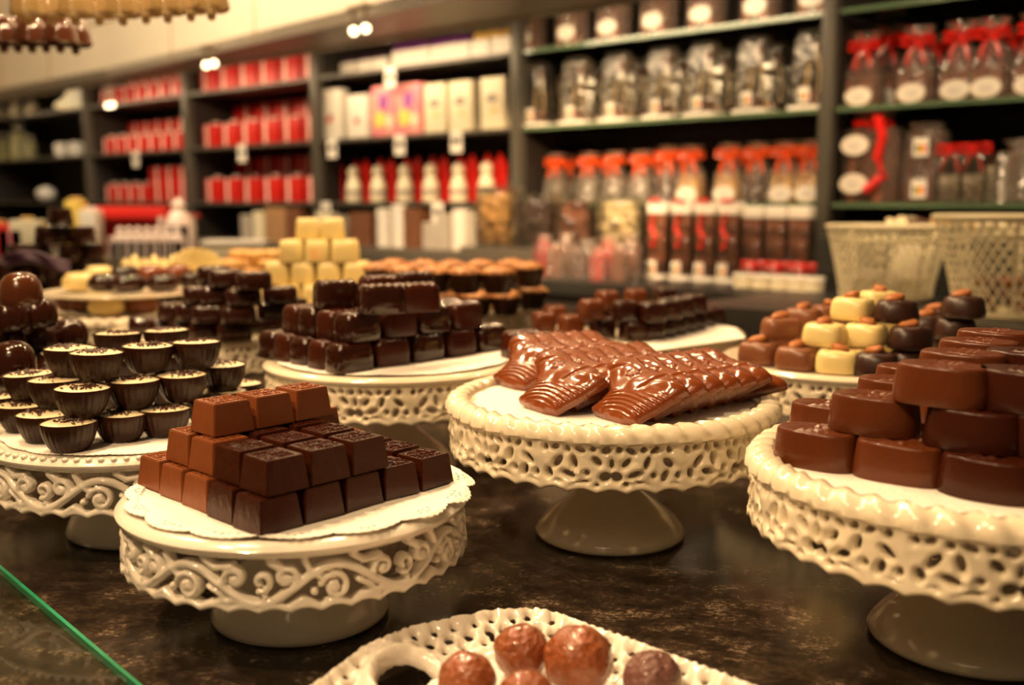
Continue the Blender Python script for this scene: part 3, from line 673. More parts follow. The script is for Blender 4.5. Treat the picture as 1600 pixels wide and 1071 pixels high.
L6 = [(1186, 570, 0, Mk, 'bottom tier, leftmost'), (1245, 579, 0, Mk, 'bottom tier, second from left'), (1308, 585, 0, Wh, 'bottom tier front'), (1368, 590, 0, Dk, 'bottom tier, right of the white one'),
      (1220, 532, 1, Mk, 'middle tier, leftmost'), (1288, 542, 1, Wh, 'middle tier, left white one'), (1352, 543, 1, Wh, 'middle tier, right white one'), (1422, 548, 1, Dk, 'middle tier front'), (1448, 528, 1, Dk, 'middle tier, second back at the right'), (1255, 514, 1, Mk, 'middle tier, behind the leftmost'), (1492, 532, 1, Dk, 'middle tier, far right'),
      (1332, 501, 2, Wh, 'top tier front left'), (1400, 506, 2, Dk, 'topmost, largest almond'), (1372, 488, 2, Wh, 'top tier, behind the front white one'), (1295, 508, 1, Mk, 'middle tier, behind the white ones'),
      (1462, 516, 1, Dk, 'right of the top, third back'), (1505, 498, 2, Dk, 'rearmost at the right'), (1215, 556, 0, Mk, 'bottom tier, in shade behind the leftmost')]
for k, (px, py, t_, mt, nm) in enumerate(L6): bon(px, py, z6+t_*.0262, mt, nm, k)
for k, (px, py, nm) in enumerate(((1462, 516, 'third one back at the right'), (1492, 532, 'far right one'))):
    x, y = onz(px, py, z6+.0262); x += .014*x/math.hypot(x, y); y += .0135
    place([('shell', BBM[(Dk, 0)]), ('almond', ALM[k])], 'almond_bonbon', (x, y, z6), .2*k, f'dark chocolate bonbon with an almond, bottom tier, under the {nm}', 'chocolate', 'almond topped bonbons', 1.28)

# ------------------------------------------------------------ ridged logs behind the centre stand
LG = {m_: block_mesh(m_, .0155, .0185, .0255, .0016, .0085, 5, 'log') for m_ in ('milk_oval', 'dark_gloss')}
z7 = .1255
def logc(px, py, z, mt, nm):
    x, y = onz(px, py, z); y += .014
    place(LG[mt], 'ridged_log', (x, y, z), .3+jit(.08), f'{"milk" if mt == "milk_oval" else "dark"} chocolate log behind the centre stand, {nm}', 'chocolate', 'ridged logs behind the centre stand')
for k, px in enumerate((850, 893, 942, 990)): logc(px, 518+k*5, z7, 'milk_oval' if k < 2 else 'dark_gloss', f'lower row, {ORD[k]} from left')
for k, px in enumerate((868, 916, 964)): logc(px, 506+k*3, z7, 'milk_oval' if k < 1 else 'dark_gloss', f'lower second row, {ORD[k]} from left')
for k, px in enumerate((1018, 1035, 1052, 1068, 1084, 1100, 1116)): logc(px, 532-k*4.2, z7, 'dark_gloss', f'lower row, receding at right, {ORD[k]}')
for k, px in enumerate((925, 978, 1020)): logc(px, 500+k*2, z7+.0262, ['milk_oval', 'dark_gloss', 'dark_gloss'][k], f'upper row, {ORD[k]} from left')
for k, px in enumerate((1046, 1066, 1086)): logc(px, 499-k*5, z7+.0262, 'dark_gloss', f'upper row, receding at right, {ORD[k]}')
for k, px in enumerate((950, 995, 1040)): logc(px, 483-k*3, z7+.0262, ['milk_oval', 'milk_oval', 'dark_gloss'][k], f'upper back row, {ORD[k]} from left')
place(poly_slab([onz(*p, .1262) for p in ((985, 543), (1020, 548), (1165, 528), (1150, 512), (1110, 506))], .1252, .1258, 'doily', 'paper'), 'paper_doily', (0, 0, 0), 0, 'strip of white paper beside the ridged logs', 'doily', None)

# ------------------------------------------------------------ florentine cups
def florentine(seed):
    rnd = random.Random(seed); fl = lambda a, r, z: 1+.02*math.sin(20*a)
    g = G().lathe([(.001, 0), (.017, 0), (.019, .002), (.0245, .026), (.0250, .029), (.001, .029)], 'cup_dark', 60, None, fl, False, False); cup = g.build('cup', True, 50)
    g = G(); g.lathe([(.0255, .029), (.0265, .032), (.022, .037), (.012, .040), (.0003, .041)], 'nut_crumb', 24, None, lambda a, r, z: 1+.05*math.sin(5*a+seed), False, False)
    for _ in range(56):
        r = .025*math.sqrt(rnd.random()); a = rnd.uniform(0, 2*PI); g.ball((r*math.cos(a), r*math.sin(a), .0405-.010*(r/.024)**2), rnd.uniform(.0024, .0052), 'nut_crumb', 6, 4, None, (1.2, .9, .6))
    return [('cup', cup), ('nut_topping', g.build('nut_topping', True, 60))]
FL = [florentine(k) for k in range(3)]
z8 = .1252; fi = 0
def flor(px, py, z, nm, k):
    x, y = onz(px, py, z); y += .016; place(FL[k % 3], 'florentine_cup', (x, y, z), k*.9, f'dark cup with golden nut topping, {nm}', 'chocolate', 'nut topped florentine cups')
for k, px in enumerate((700, 745, 790, 832)): flor(px, (492, 495, 494, 484)[k], z8, f'lower tier, {ORD[k]} from left', k)
plt = G().lathe([(.001, 0), (.14, 0), (.148, .003), (.147, .005), (.139, .003), (.001, .002)], 'ceramic', 72, None, None, False, False).build('plate')
place(plt, 'serving_plate', (S8[0], S8[1], z8+.0420), 0, 'thin ivory plate between the two tiers of nut topped cups', 'plate')
for k, px in enumerate((592, 632, 678, 727, 778, 826)): flor(px, (452, 456, 459, 460, 460, 450)[k], z8+.0475, f'upper tier front row, {ORD[k]} from left', k)
for k, px in enumerate((615, 660, 705, 752, 800)): flor(px, (444, 446, 447, 446, 444)[k], z8+.0475, f'upper tier back row, {ORD[k]} from left', k+1)

# ------------------------------------------------------------ pyramid of white blocks
def white_block(mark):
    g = G(); o = sup(.0185, .0185, 5, 32); g.loft(o, [(0, 1.0), (.001, 1.02), (.022, .93), (.0285, .88), (.0305, .80)], 'white_choc', None, lambda x, y: .0012*math.cos(y*330))
    k = [('block', g.build('block', True, 45))]
    if mark: k.append(('caramel_square', G().box(-.0085, .0085, -.0192, -.0178, .0045, .0185, 'biscuit', 0).build('caramel_square', False)))
    return k
WB = [white_block(False), white_block(True)]
z9 = .1252
def wb(px, py, t_, nm, mark=0):
    z = z9+t_*.0318; x, y = onz(px, py, z); y += .018; place(WB[mark], 'white_block', (x, y, z), .12+jit(.06), f'white chocolate block{" with a caramel square" if mark else ""}, {nm}', 'chocolate', 'pyramid of white blocks')
def wbw(x, y, t_, nm, mark=0): place(WB[mark], 'white_block', (x, y, z9+t_*.0385), .12+jit(.05), f'white chocolate block{" with a caramel square" if mark else ""}, {nm}', 'chocolate', 'pyramid of white blocks', 1.2)
for r_ in range(3):
    for k in range(5-0): 
        if r_ == 1 and 0 < k < 4: continue
        wbw(-.44+k*.046, 1.80+r_*.046, 0, f'lowest tier, {["front", "middle", "rear"][r_]} row, {ORD[k]} from left')
for r_ in range(2):
    for k in range(4): wbw(-.417+k*.046, 1.822+r_*.046, 1, f'second tier, {["front", "rear"][r_]} row, {ORD[k]} from left')
for r_ in range(2):
    for k in range(3): wbw(-.392+k*.046, 1.826+r_*.046, 2, f'third tier, {["front", "rear"][r_]} row, {ORD[k]} from left', 1 if k == 1 and r_ == 0 else 0)
for k in range(2): wbw(-.366+k*.044, 1.85, 3, f'topmost tier, {["left", "right"][k]}')

# ------------------------------------------------------------ small dark ovals
o_ = block_mesh('dark_gloss', .0235, .0165, .0225, .0010, .012, 3, 'dark_oval')
def dov(px, py, t_, nm):
    z = .1252+t_*.0235; x, y = onz(px, py, z); y += .015; place(o_, 'dark_oval', (x, y, z), .35+jit(.1), f'small rounded dark chocolate, {nm}', 'chocolate', 'small dark ovals behind the sprinkled cups')
for k, (px, py) in enumerate(((222, 522), (252, 525), (284, 527), (318, 530), (362, 533), (410, 522), (440, 510))): dov(px, py, 0, f'bottom tier, {ORD[k]} from left')
for k, (px, py) in enumerate(((268, 500), (296, 502), (322, 505), (368, 507), (425, 500), (452, 492))): dov(px, py, 1, f'second tier, {ORD[k]} from left')
for k, (px, py) in enumerate(((308, 475), (334, 476), (376, 479), (434, 475))): dov(px, py, 2, f'third tier, {ORD[k]} from left')
for k, (px, py) in enumerate(((350, 449), (392, 453), (330, 442))): dov(px, py, 3, f'top tier, {ORD[k]}')

# ------------------------------------------------------------ long bars on two levels
def bar(mt):
    g = G(); o = sup(.026, .019, 2.3, 36)
    g.loft(o, [(0, .55), (.002, .80), (.008, .98), (.013, 1.0), (.019, .92), (.0235, .72), (.0255, .45)], mt)
    for k in (-1, 0, 1): g.tube([(-.018+i*.006, k*.006+.0016*math.sin(i*2.2), .0262-.00007*(abs(i-3)**2.4)) for i in range(7)], .0006, mt, 4)
    return g.build('bar', True, 70)
LB = {k: bar(k) for k in ('white_choc', 'dark_gloss', 'milk_gloss')}
z11 = .1252
def lb_(px, py, z, mt, nm, rz=.9):
    x, y = onz(px, py, z); y += .018; place(LB[mt], 'oblong_truffle', (x, y, z), rz+jit(.08), f'oblong glossy {dict(white_choc="white", dark_gloss="dark", milk_gloss="milk")[mt]} truffle, {nm}', 'chocolate', 'oblong truffles on two levels', 1.12)
for k, (px, py, mt) in enumerate(((108, 488, 'milk_gloss'), (128, 489, 'milk_gloss'), (160, 495, 'white_choc'), (215, 492, 'milk_gloss'), (262, 488, 'dark_gloss'))): lb_(px, py, z11, mt, f'under the small plate, {ORD[k]} from left', .15)
plt2 = G().lathe([(.001, 0), (.118, 0), (.128, .004), (.127, .006), (.117, .003), (.001, .002)], 'ceramic', 72, None, None, False, False).build('plate')
place(plt2, 'serving_plate', (S11[0]-.005, S11[1]-.01, z11+.0285), 0, 'thin ivory plate raised above the lower truffles, carrying the glossy upper ones', 'plate')
for k, (px, py, mt) in enumerate(((118, 455, 'white_choc'), (158, 457, 'dark_gloss'), (196, 458, 'dark_gloss'), (250, 457, 'dark_gloss'), (300, 452, 'dark_gloss'))): lb_(px, py, z11+.0345, mt, f'front row on the small plate, {ORD[k]} from left')
for k, (px, py, mt) in enumerate(((150, 442, 'white_choc'), (190, 441, 'dark_gloss'), (232, 441, 'milk_gloss'), (272, 440, 'milk_gloss'))): lb_(px, py, z11+.0345, mt, f'back row on the small plate, {ORD[k]} from left')

# ------------------------------------------------------------ domes at the left edge
dm = G().lathe([(.001, 0), (.0175, 0), (.0185, .001), (.0190, .006), (.0188, .014), (.0170, .0215), (.0135, .0268), (.0085, .0298), (.0003, .031)], 'dark_gloss', 40, None, None, False, False).build('dome')
dm2 = G().lathe([(.001, 0), (.0175, 0), (.0185, .001), (.0190, .006), (.0188, .014), (.0170, .0215), (.0135, .0268), (.0085, .0298), (.0003, .031)], 'dome_brown', 40, None, None, False, False).build('dome')
for k, (px, py, t_, m_) in enumerate(((40, 625, 0, 0), (5, 655, 0, 0), (100, 588, 0, 0), (70, 605, 0, 0), (10, 590, 1, 0), (52, 552, 1, 0), (101, 545, 1, 0), (5, 558, 1, 0), (50, 513, 2, 0), (4, 518, 2, 0), (22, 479, 3, 1))):
    z = .1102+t_*.0318; x, y = onz(px, py, z); y += .016
    if t_ == 0 and k < 2: y = max(y, 1.12); x = (px-800)/1600*y
    place(dm2 if m_ else dm, 'dome_chocolate', (x, y, z), 0, f'{"milk" if m_ else "dark"} domed chocolate at the left edge, {["bottom", "second", "third", "top"][t_]} tier, {["foremost", "front left", "rightmost", "between the front and right ones", "lower left", "in the middle", "rightmost", "at the frame edge", "right one", "left one", "on its own"][k]}', 'chocolate', 'domed chocolates at the left edge', 1.08)

# ------------------------------------------------------------ ridged cups pyramid, far left
rc = G().lathe([(.001, 0), (.0225, 0), (.0235, .0015), (.0205, .030), (.0190, .0335), (.0165, .0340), (.014, .0315), (.0003, .031)], 'dark_gloss', 64, None, lambda a, r, z: 1+.03*math.sin(13*a), False, False).build('ridged_cup')
for t_, row in enumerate((((15, 448), (50, 450), (92, 452), (130, 448), (160, 440)), ((8, 418), (42, 420), (80, 421), (118, 420), (152, 415)), ((30, 389), (62, 391), (112, 391), (145, 386)), ((74, 371), (96, 372), (130, 369)), ((95, 352),))):
    for k, (px, py) in enumerate(row):
        z = .1252+t_*.0345; x, y = onz(px, (py if t_ < 2 else py), min(z, .27)); Y = 1.95+.02*(k % 2); d = ray(px, py); x = d[0]/d[1]*Y
        place(rc, 'ridged_cup', (x, Y, z), k, f'dark ridged cup in the far left pyramid, {["lowest", "second", "third", "fourth", "topmost"][t_]} tier, {ORD[k]} from left', 'chocolate', 'dark ridged cups in the far left pyramid', .98)
rb = G()
for q in range(3): rb.tube([(-.055+.011*i, .004*math.sin(i*1.3+q), .010*math.sin(i*.45)+.006*q) for i in range(11)], .007-.001*q, 'deep_purple', 8, TR(0, 0, 0, 0, 0, 0))
x_, y_ = (58-800)/1600*1.80, 1.80
place(rb.build('ribbon'), 'purple_ribbon', (x_, y_, .198), .1, 'dull purple ribbon roll lying across the far left dark chocolates', 'ribbon')
# ------------------------------------------------------------ two tone drops, white shell, golden biscuits
dpk = []
g = G().lathe([(.001, 0), (.017, 0), (.0185, .003), (.0175, .012), (.0140, .020)], 'dark_gloss', 32, None, None, False, False); dpk.append(('base', g.build('base')))
g = G().lathe([(.0141, .0199), (.0105, .0265), (.0062, .0330), (.0022, .0385), (.0003, .040)], 'white_choc', 32, None, None, False, False); dpk.append(('tip', g.build('tip')))
for k, (px, py) in enumerate(((196, 408), (226, 410), (256, 411), (286, 410), (210, 402), (241, 402), (271, 402))):
    Y = 2.05+.05*(k > 3); d = ray(px, py); place(dpk, 'two_tone_drop', (d[0]/d[1]*Y, Y, .1252+.0315*(k < 4 and 1)), 0, f'pointed drop of dark chocolate with white tip, {"front" if k < 4 else "back"} row, {ORD[k if k < 4 else k-4]} from left', 'chocolate', 'two tone pointed drops', 1.0 if k < 4 else 1.9)
g = G()
for k in range(9):
    a = -1.2+k*.3; g.tube([(0, 0, 0), (.5*.045*math.sin(a), -.006, .5*.045*math.cos(a)+.004), (.045*math.sin(a), -.002, .036*math.cos(a)+.006)], [.003, .007, .0085], 'white_choc', 8)
shell = g.build('shell', True, 80)
place(shell, 'white_shell', (-.622, 2.03, .167), 0, 'large white chocolate scallop shell beyond the long truffles', 'chocolate', None, 1.15)
g = G().box(-.10, .10, -.05, .05, 0, .04, 'ceramic', .004); place(g.build('block'), 'display_block', (-.622, 2.03, .1253), 0, 'ivory block raising the white shell', 'block')
def biscuit():
    g = G(); g.tube([(.018*math.cos(a*2*PI/16), .018*math.sin(a*2*PI/16), .009) for a in range(16)], .0095, 'biscuit', 8, None, True); return g.build('biscuit', True, 80)
bi = biscuit()
tb_ = G().box(-.15, .15, -.10, .10, 0, .14, 'riser', .004); place(tb_.build('riser'), 'display_riser', (-.60, 2.42, 0), -.1, 'low dark riser under the golden biscuits', 'riser')
for k, (px, t_) in enumerate(((348, 0), (374, 0), (400, 0), (428, 0), (360, 1), (388, 1), (416, 1), (376, 2), (404, 2), (430, 2))):
    Y = 2.34+.02*(k % 2); d = ray(px, 410); place(bi, 'ring_biscuit', (d[0]/d[1]*Y, Y, .1405+t_*.0195), k, f'golden ring biscuit, {["lower", "middle", "upper"][t_]} layer, {ORD[[0,1,2,3,0,1,2,0,1,2][k]]} from left', 'biscuit', 'golden ring biscuits', 1.0)

# ------------------------------------------------------------ pierced tray with bumpy truffles, bottom of the picture
tp = [(-.155, .500), (-.1194, .5645), (-.0974, .6167), (-.0684, .6500), (-.0434, .6640), (-.0150, .6780), (.0140, .6815), (.0330, .6735), (.0556, .6514), (.0824, .6263), (.1105, .5984), (.1455, .5639), (.185, .520), (.215, .470), (.20, .43), (.16, .41), (-.02, .385), (-.08, .39), (-.14, .42)]
st = .0021; x0, y0 = -.175, .37; nx, ny = 198, 154
X, Y = np.meshgrid(x0+np.arange(nx)*st, y0+np.arange(ny)*st, indexing='ij'); P = tp+tp[:1]
D = seg_dist(X, Y, P); ins = np.zeros(X.shape, bool)
for (ax, ay), (bx, by) in zip(P, P[1:]):
    cnd = ((ay > Y) != (by > Y)) & (X < (bx-ax)*(Y-ay)/((by-ay) if abs(by-ay) > 1e-9 else 1e-9)+ax); ins ^= cnd
DD = np.where(ins, D, -D); F = DD-.0015*np.abs(np.sin((X*1.1-Y*.9)*330))
F = np.minimum(F, (np.sqrt(((X+.0637)/.0185)**2+((Y-.594)/.0235)**2)-1)*.018)
lenp = 0; rnd = random.Random(2)
for (ax, ay), (bx, by) in zip(P, P[1:]):
    l = math.hypot(bx-ax, by-ay); k = max(1, int(l/.013))
    for q in range(k):
        for ind, rr in ((.0085, .0024), (.0165, .0034), (.0245, .0022)):
            f = (q+(.5 if ind == .0165 else 0))/k; cx, cy = ax+(bx-ax)*f, ay+(by-ay)*f; nx2, ny2 = (by-ay)/l, -(bx-ax)/l
            cx += nx2*ind; cy += ny2*ind
            if math.hypot((cx+.0637)/.0185, (cy-.594)/.0235) < 1.65: continue
            F = np.minimum(F, np.hypot((X-cx)*1.0, (Y-cy)*.8)-rr)
Zt = .012+.017*np.clip(1-DD/.045, 0, 1)**1.2+.0025*np.clip(1-np.abs(DD-.004)/.004, 0, 1)+.0008*np.sin(X*600)*np.sin(Y*600)
hr = np.sqrt(((X+.0637)/.0185)**2+((Y-.594)/.0235)**2); Zt += .006*np.exp(-((hr-1.25)/.25)**2)
def zt(i, j):
    i0 = np.clip(np.floor(i).astype(int), 0, nx-2); j0 = np.clip(np.floor(j).astype(int), 0, ny-2); a = i-i0; b_ = j-j0
    return Zt[i0, j0]*(1-a)*(1-b_)+Zt[i0+1, j0]*a*(1-b_)+Zt[i0, j0+1]*(1-a)*b_+Zt[i0+1, j0+1]*a*b_
V, Fc = march(F, lambda i, j, f: np.c_[x0+i*st, y0+j*st, zt(i, j)+.0035*np.sqrt(np.clip(f/.0035, 0, 1))-.002], lambda i, j, f: np.c_[x0+i*st, y0+j*st, zt(i, j)-.0045])
g = G().lathe([(.001, 0), (.05, 0), (.055, .002), (.052, .0065), (.001, .0085)], 'ceramic_white', 48, None, None, False, False)
place([('tray_body', mesh('tray_body', V, Fc, 'ceramic_white', True, 60)), ('foot', g.build('foot') if False else G().lathe([(.001, 0), (.05, 0), (.055, .002), (.052, .0065), (.001, .0085)], 'ceramic_white', 48, TR(.03, .52, 0), None, False, False).build('foot'))],
      'pierced_tray', (0, 0, .0), 0, 'white pierced tray with an oval handle hole, nearest the camera', 'tray')
place(poly_slab([(-.050, .600), (-.02, .622), (.02, .632), (.06, .600), (.10, .555), (.12, .50), (.04, .47), (-.04, .49), (-.065, .55)], .0146, .0152, 'doily', 'paper'), 'paper_doily', (0, 0, 0), 0, 'pink white paper under the round truffles on the tray', 'doily')
def truffle(mt, seed):
    rnd = random.Random(seed); g = G(); g.ball((0, 0, .0170), .0175, mt, 40, 24, None, (1, 1, .97)); V = []
    for v in g.V:
        n_ = 1+.05*math.sin(v[0]*310+seed)*math.sin(v[1]*290)*math.sin(v[2]*300+1)+.02*math.sin(v[0]*900)*math.sin(v[1]*850+seed)*math.sin(v[2]*880)
        V.append((v[0]*n_, v[1]*n_, max(0, .017+(v[2]-.017)*n_)))
    g.V = V; return g.build('truffle', True, 80)
TF = [truffle('caramel', k) for k in range(3)]+[truffle('mauve_truffle', 4)]
for k, (x, y, z, t_, sc_, nm) in enumerate(((-.026, .566, .0153, 0, .98, 'left one'), (.006, .604, .0153, 1, 1.0, 'rearmost, tall'), (.040, .585, .0153, 2, 1.2, 'large one in the middle'), (.082, .566, .0153, 3, 1.0, 'mauve brown one at the right'), (.008, .548, .0153, 0, .9, 'low in front'), (-.03, .52, .0153, 2, 1, 'near the left, mostly out of view'))):
    if k == 5: continue
    place(TF[t_], 'round_truffle', (x, y, z), k, f'bumpy glossy {"caramel" if t_ < 3 else "mauve"} round truffle on the tray, {nm}', 'chocolate', 'round truffles on the near tray', sc_)
# glass cloche at the right, behind the oval chocolates
g = G().lathe([(.095, 0), (.096, .03), (.092, .06), (.078, .095), (.052, .122), (.024, .136), (.0003, .139)], 'dome_glass', 64, None, None, False, False)
k_ = G().ball((0, 0, .150), .012, 'dome_glass', 16, 10)
g2 = G().lathe([(.001, 0), (.10, 0), (.104, .004), (.10, .008), (.001, .008)], 'wood', 64, None, None, False, False)
place([('base', g2.build('base')), ('glass_dome', mesh('glass_dome', [(v[0], v[1], v[2]+.0085) for v in g.V], g.F, 'dome_glass')), ('knob', mesh('knob', [(v[0], v[1], v[2]+.008) for v in k_.V], k_.F, 'dome_glass'))], 'glass_cloche', (.665, 1.23, .0), 0, 'clear glass dome cover at the right edge behind the oval chocolates', 'cloche')
# pieces inside the piles that carry the upper ones
def prop_up(prefix, z0, dz, dmin, centre, R, nm):
    os_ = [o for o in C.objects if o.parent is None and o.name.split('.')[0] == prefix]; T = {}
    for o in os_: T.setdefault(round((o.location.z-z0)/dz), []).append(o)
    n = 0
    for t_ in range(max(T), 0, -1):
        for o in list(T.get(t_, [])):
            x, y = o.location.x, o.location.y
            d = math.hypot(x-centre[0], y-centre[1]); q = min(1, R/d) if d > 0 else 1; x = centre[0]+(x-centre[0])*q; y = centre[1]+(y-centre[1])*q
            if min([math.hypot(x-p.location.x, y-p.location.y) for p in T.get(t_-1, [])] or [9]) < dmin: continue
            c = o.copy(); C.objects.link(c); c.location = (x, y, z0+(t_-1)*dz)
            for ch in o.children: e_ = ch.copy(); C.objects.link(e_); e_.parent = c
            c['label'] = f'{nm} inside the pile, {["bottom", "second", "third"][t_-1]} tier, {ORD[n % 12]} carrying piece'
            if n > 11: c['label'] += ' further back'
            n += 1; T.setdefault(t_-1, []).append(c)
prop_up('oval_chocolate', zo, .0258, .036, S5, .125, 'oval chocolate')
prop_up('almond_bonbon', z6, .0262, .034, S6, .125, 'almond topped bonbon')
prop_up('cream_cup', zq, .0262, .038, S4, .108, 'sprinkled cream cup')
prop_up('dome_chocolate', .1102, .0318, .032, S12, .11, 'domed chocolate')
prop_up('dark_oval', .1252, .0235, .034, S10, .125, 'small dark chocolate')
prop_up('ridged_log', z7, .0262, .030, S7, .125, 'ridged log')
prop_up('rippled_block', zb, .0305, .045, S3, .122, 'rippled dark block')
prop_up('ridged_cup', .1252, .0345, .036, S13, .14, 'ridged cup')

# ------------------------------------------------------------ shelving wall behind the counter
SB = [-1.25, 0, 1.10, 2.19, 3.17, 4.17, 5.55]; SH = (.30, .55, .80)
def wplace(kit, name, s, off, z, label, cat, group=None, drz=0, scale=1): return place(kit, name, wp(s, off, z), WROT+drz, label, cat, group, scale)
def lb(s0, s1): return s0, s1
BAYN = ['right end bay', 'bay of clear bags', 'bay of white boxes', 'near red bay', 'far red bay', 'far left bay']
g = G().box(-5.6, 1.3, -.36, .42, .042, .083, 'slab', .003); wplace(g.build('slab'), 'back_counter_slab', 0, 0, 0, 'dark stone ledge running under the whole shelving wall', 'ledge')
g = G().box(-5.6, 1.3, -.34, .42, -.9, .041, 'back_dark'); wplace(g.build('base', False), 'base_cabinet', 0, 0, 0, 'dark cabinet body under the stone ledge', 'cabinet')
kit = [('back_panel', G().box(-5.56, 1.27, .385, .40, .084, 1.2, 'back_dark').build('back_panel', False))]
for s in SB: kit.append(('post', G().box(-s-.018, -s+.018, -.02, .02, .084, 1.2, 'frame_grey', .002).build('post')))
for s in SB: kit.append(('divider', G().box(-s-.006, -s+.006, .021, .384, .084, 1.2, 'back_dark').build('divider', False)))
for b_ in range(6):
    for z in SH:
        gl_ = b_ < 2
        kit.append(('shelf', G().box(-SB[b_+1]+.023, -SB[b_]-.023, .0 if gl_ else -.005, .383, z-.006, z+.004, 'shelf_glass' if gl_ else 'frame_grey').build('shelf', False),
                    [('shelf_edge', G().box(-SB[b_+1]+.023, -SB[b_]-.023, -.004 if gl_ else -.012, -.0005 if gl_ else -.006, z-.008, z+.004, 'green_shelf' if gl_ else 'frame_grey').build('shelf_edge', False))]))
wplace(kit, 'shelving_unit', 0, 0, 0, 'dark grey shelving wall with posts and glass shelves behind the counter', 'shelving')
# canopy over the shelves: grey underside, cream fascia
fa, fm, fb = wp(-.1, -.66, 0), wp(3.3, -.32, 0), wp(5.7, -.27, 0); ba, bb = wp(-.1, -.24, 0), wp(5.7, -.24, 0)
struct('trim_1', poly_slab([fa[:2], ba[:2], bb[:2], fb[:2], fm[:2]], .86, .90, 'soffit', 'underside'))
def fascia_run(p, q, name, n):
    d_ = Vector((q[0]-p[0], q[1]-p[1], 0)).normalized(); rz_ = math.atan2(-d_.y, -d_.x); L_ = math.hypot(q[0]-p[0], q[1]-p[1])
    struct(name, G().box(0, L_, 0, .025, .87, 2.3, 'fascia').build('fascia', False), (q[0], q[1], 0), (0, 0, rz_))
    g = G().box(0, L_, -.004, 0, 1.10, 1.106, 'wood')
    for k in range(1, n): g.box(L_*k/n-.002, L_*k/n+.002, -.003, 0, .87, 2.3, 'wood')
    struct('trim_'+str(int(name[-1])+4), g.build('panel_joints', False), (q[0], q[1], 0), (0, 0, rz_)); return rz_
frz = fascia_run(fa, fm, 'trim_2', 5); fascia_run(fm, fb, 'trim_3', 4)
L_ = math.hypot(bb[0]-ba[0], bb[1]-ba[1]); struct('trim_4', G().box(0, L_, -.008, .0, .845, .865, 'steel').build('edge_rail', False), (bb[0], bb[1], 0), (0, 0, WROT))
def fixture(px, py):
    d = ray(px, py); t_ = (.80-CAM_H)/d[2]; x, y = d[0]*t_, d[1]*t_
    kit = [('bracket', G().box(-.05, .05, -.012, .012, .045, .06, 'steel', .003).box(-.034, -.026, -.004, .004, .0, .045, 'steel').box(.026, .034, -.004, .004, .0, .045, 'steel').build('bracket'))]
    for sx in (-.03, .03): kit.append(('bulb', G().ball((sx, 0, -.008), .012, 'bulb', 12, 8).build('bulb')))
    return x, y, kit
for k, (px, py) in enumerate(((172, 162), (328, 97), (562, 42))):
    x, y, kit = fixture(px, py); place(kit, 'twin_spotlight', (x, y, .80), frz, f'pair of small bright halogen lamps under the cream fascia, {["farthest", "middle", "nearest"][k]} pair', 'lamp', 'twin spotlights under the fascia')
# unseen area lamps added to brighten the shelves, no strip fittings there
for b_ in range(6):
    m_ = (SB[b_]+SB[b_+1])/2; p = wp(m_, -.20, .852); t_ = wp(m_, .12, .45)
    if b_ > 0: lamp('shelf_fill', 'AREA', p, [0, 4.2, 4.6, 3.4, 3.2, 1.4][b_], .85, (1, .72, .42), t_, sy=.04)
p = wp(-.5, -.7, 1.15); lamp('shelf_fill', 'AREA', p, 6, .7, (1, .76, .48), wp(-.5, .1, .4), sy=.05)
lamp('fill_light', 'AREA', (-.5, -.9, 1.7), 5, .9, (1, .68, .38), (0, 1.2, 0))  # unseen soft fill added behind the camera to lift the stand fronts
lamp('warm_spot', 'SPOT', (.42, 1.85, 1.05), 30, .02, WARM, (.60, 2.95, .18), 60)  # unseen spot added to brighten the stick bundle headers
lamp('warm_spot', 'SPOT', (-.02, 2.15, 1.05), 46, .02, WARM, (.15, 3.25, .22), 60)  # unseen spot added because the nut boxes came out dark
lamp('warm_spot', 'SPOT', (-.10, 2.1, .98), 120, .02, WARM, (.08, 3.2, .24), 46)  # second unseen spot added to brighten the nut boxes
lamp('warm_spot', 'SPOT', (.75, 1.45, .98), 26, .02, WARM, (1.05, 2.6, .45), 60)
lamp('warm_spot', 'SPOT', (-.9, 2.7, 1.35), 26, .025, WARM, (-.75, 4.1, .15), 80)
lamp('fill_light', 'AREA', (-1.7, 2.6, 2.0), 75, 1.0, (1, .78, .52), (-1.5, 4.4, 1.2))  # unseen fill added to brighten the cream fascia

# --- kits for the goods
def bow(mt, r=.03, tails=True, loops=4):
    g = G()
    for k in range(loops):
        a = 2*PI*k/loops+.4; c_, s_ = math.cos(a), math.sin(a)
        pts = [(0, 0, 0), (c_*r*.5, s_*r*.3, r*.45), (c_*r, s_*r*.5, r*.40), (c_*r*1.05, s_*r*.5, r*.05), (c_*r*.5, s_*r*.3, -.05*r), (0, 0, 0)]
        g.tube(pts, [r*.09, r*.15, r*.18, r*.17, r*.12, r*.08], mt, 6)
    g.ball((0, 0, r*.1), r*.20, mt, 8, 6)
    if tails:
        for q in (-1, 1): g.tube([(0, 0, 0), (q*r*.4, -r*.25, -r*.5), (q*r*.6, -r*.3, -r*1.3)], [r*.10, r*.12, r*.09], mt, 5)
    return g
def tr(g, x, y, z, s=1, rx=0, ry=0, rz=0):
    T = TR(x, y, z, rx, ry, rz, s); g.V = [tuple(T @ Vector(v)) for v in g.V]; return g
def flag(x, y, z, w=.03):
    g = G().box(x-w*.75, x+w*.75, y-.0008, y, z-w*.9, z+w*.9, 'white_card')
    for k, c_ in enumerate(('black_print', 'yellow_print', 'red_print')): g.box(x-w*.5+w*k/3, x-w*.5+w*(k+1)/3, y-.0014, y-.0008, z-w*.55, z+w*.25, c_)
    return g
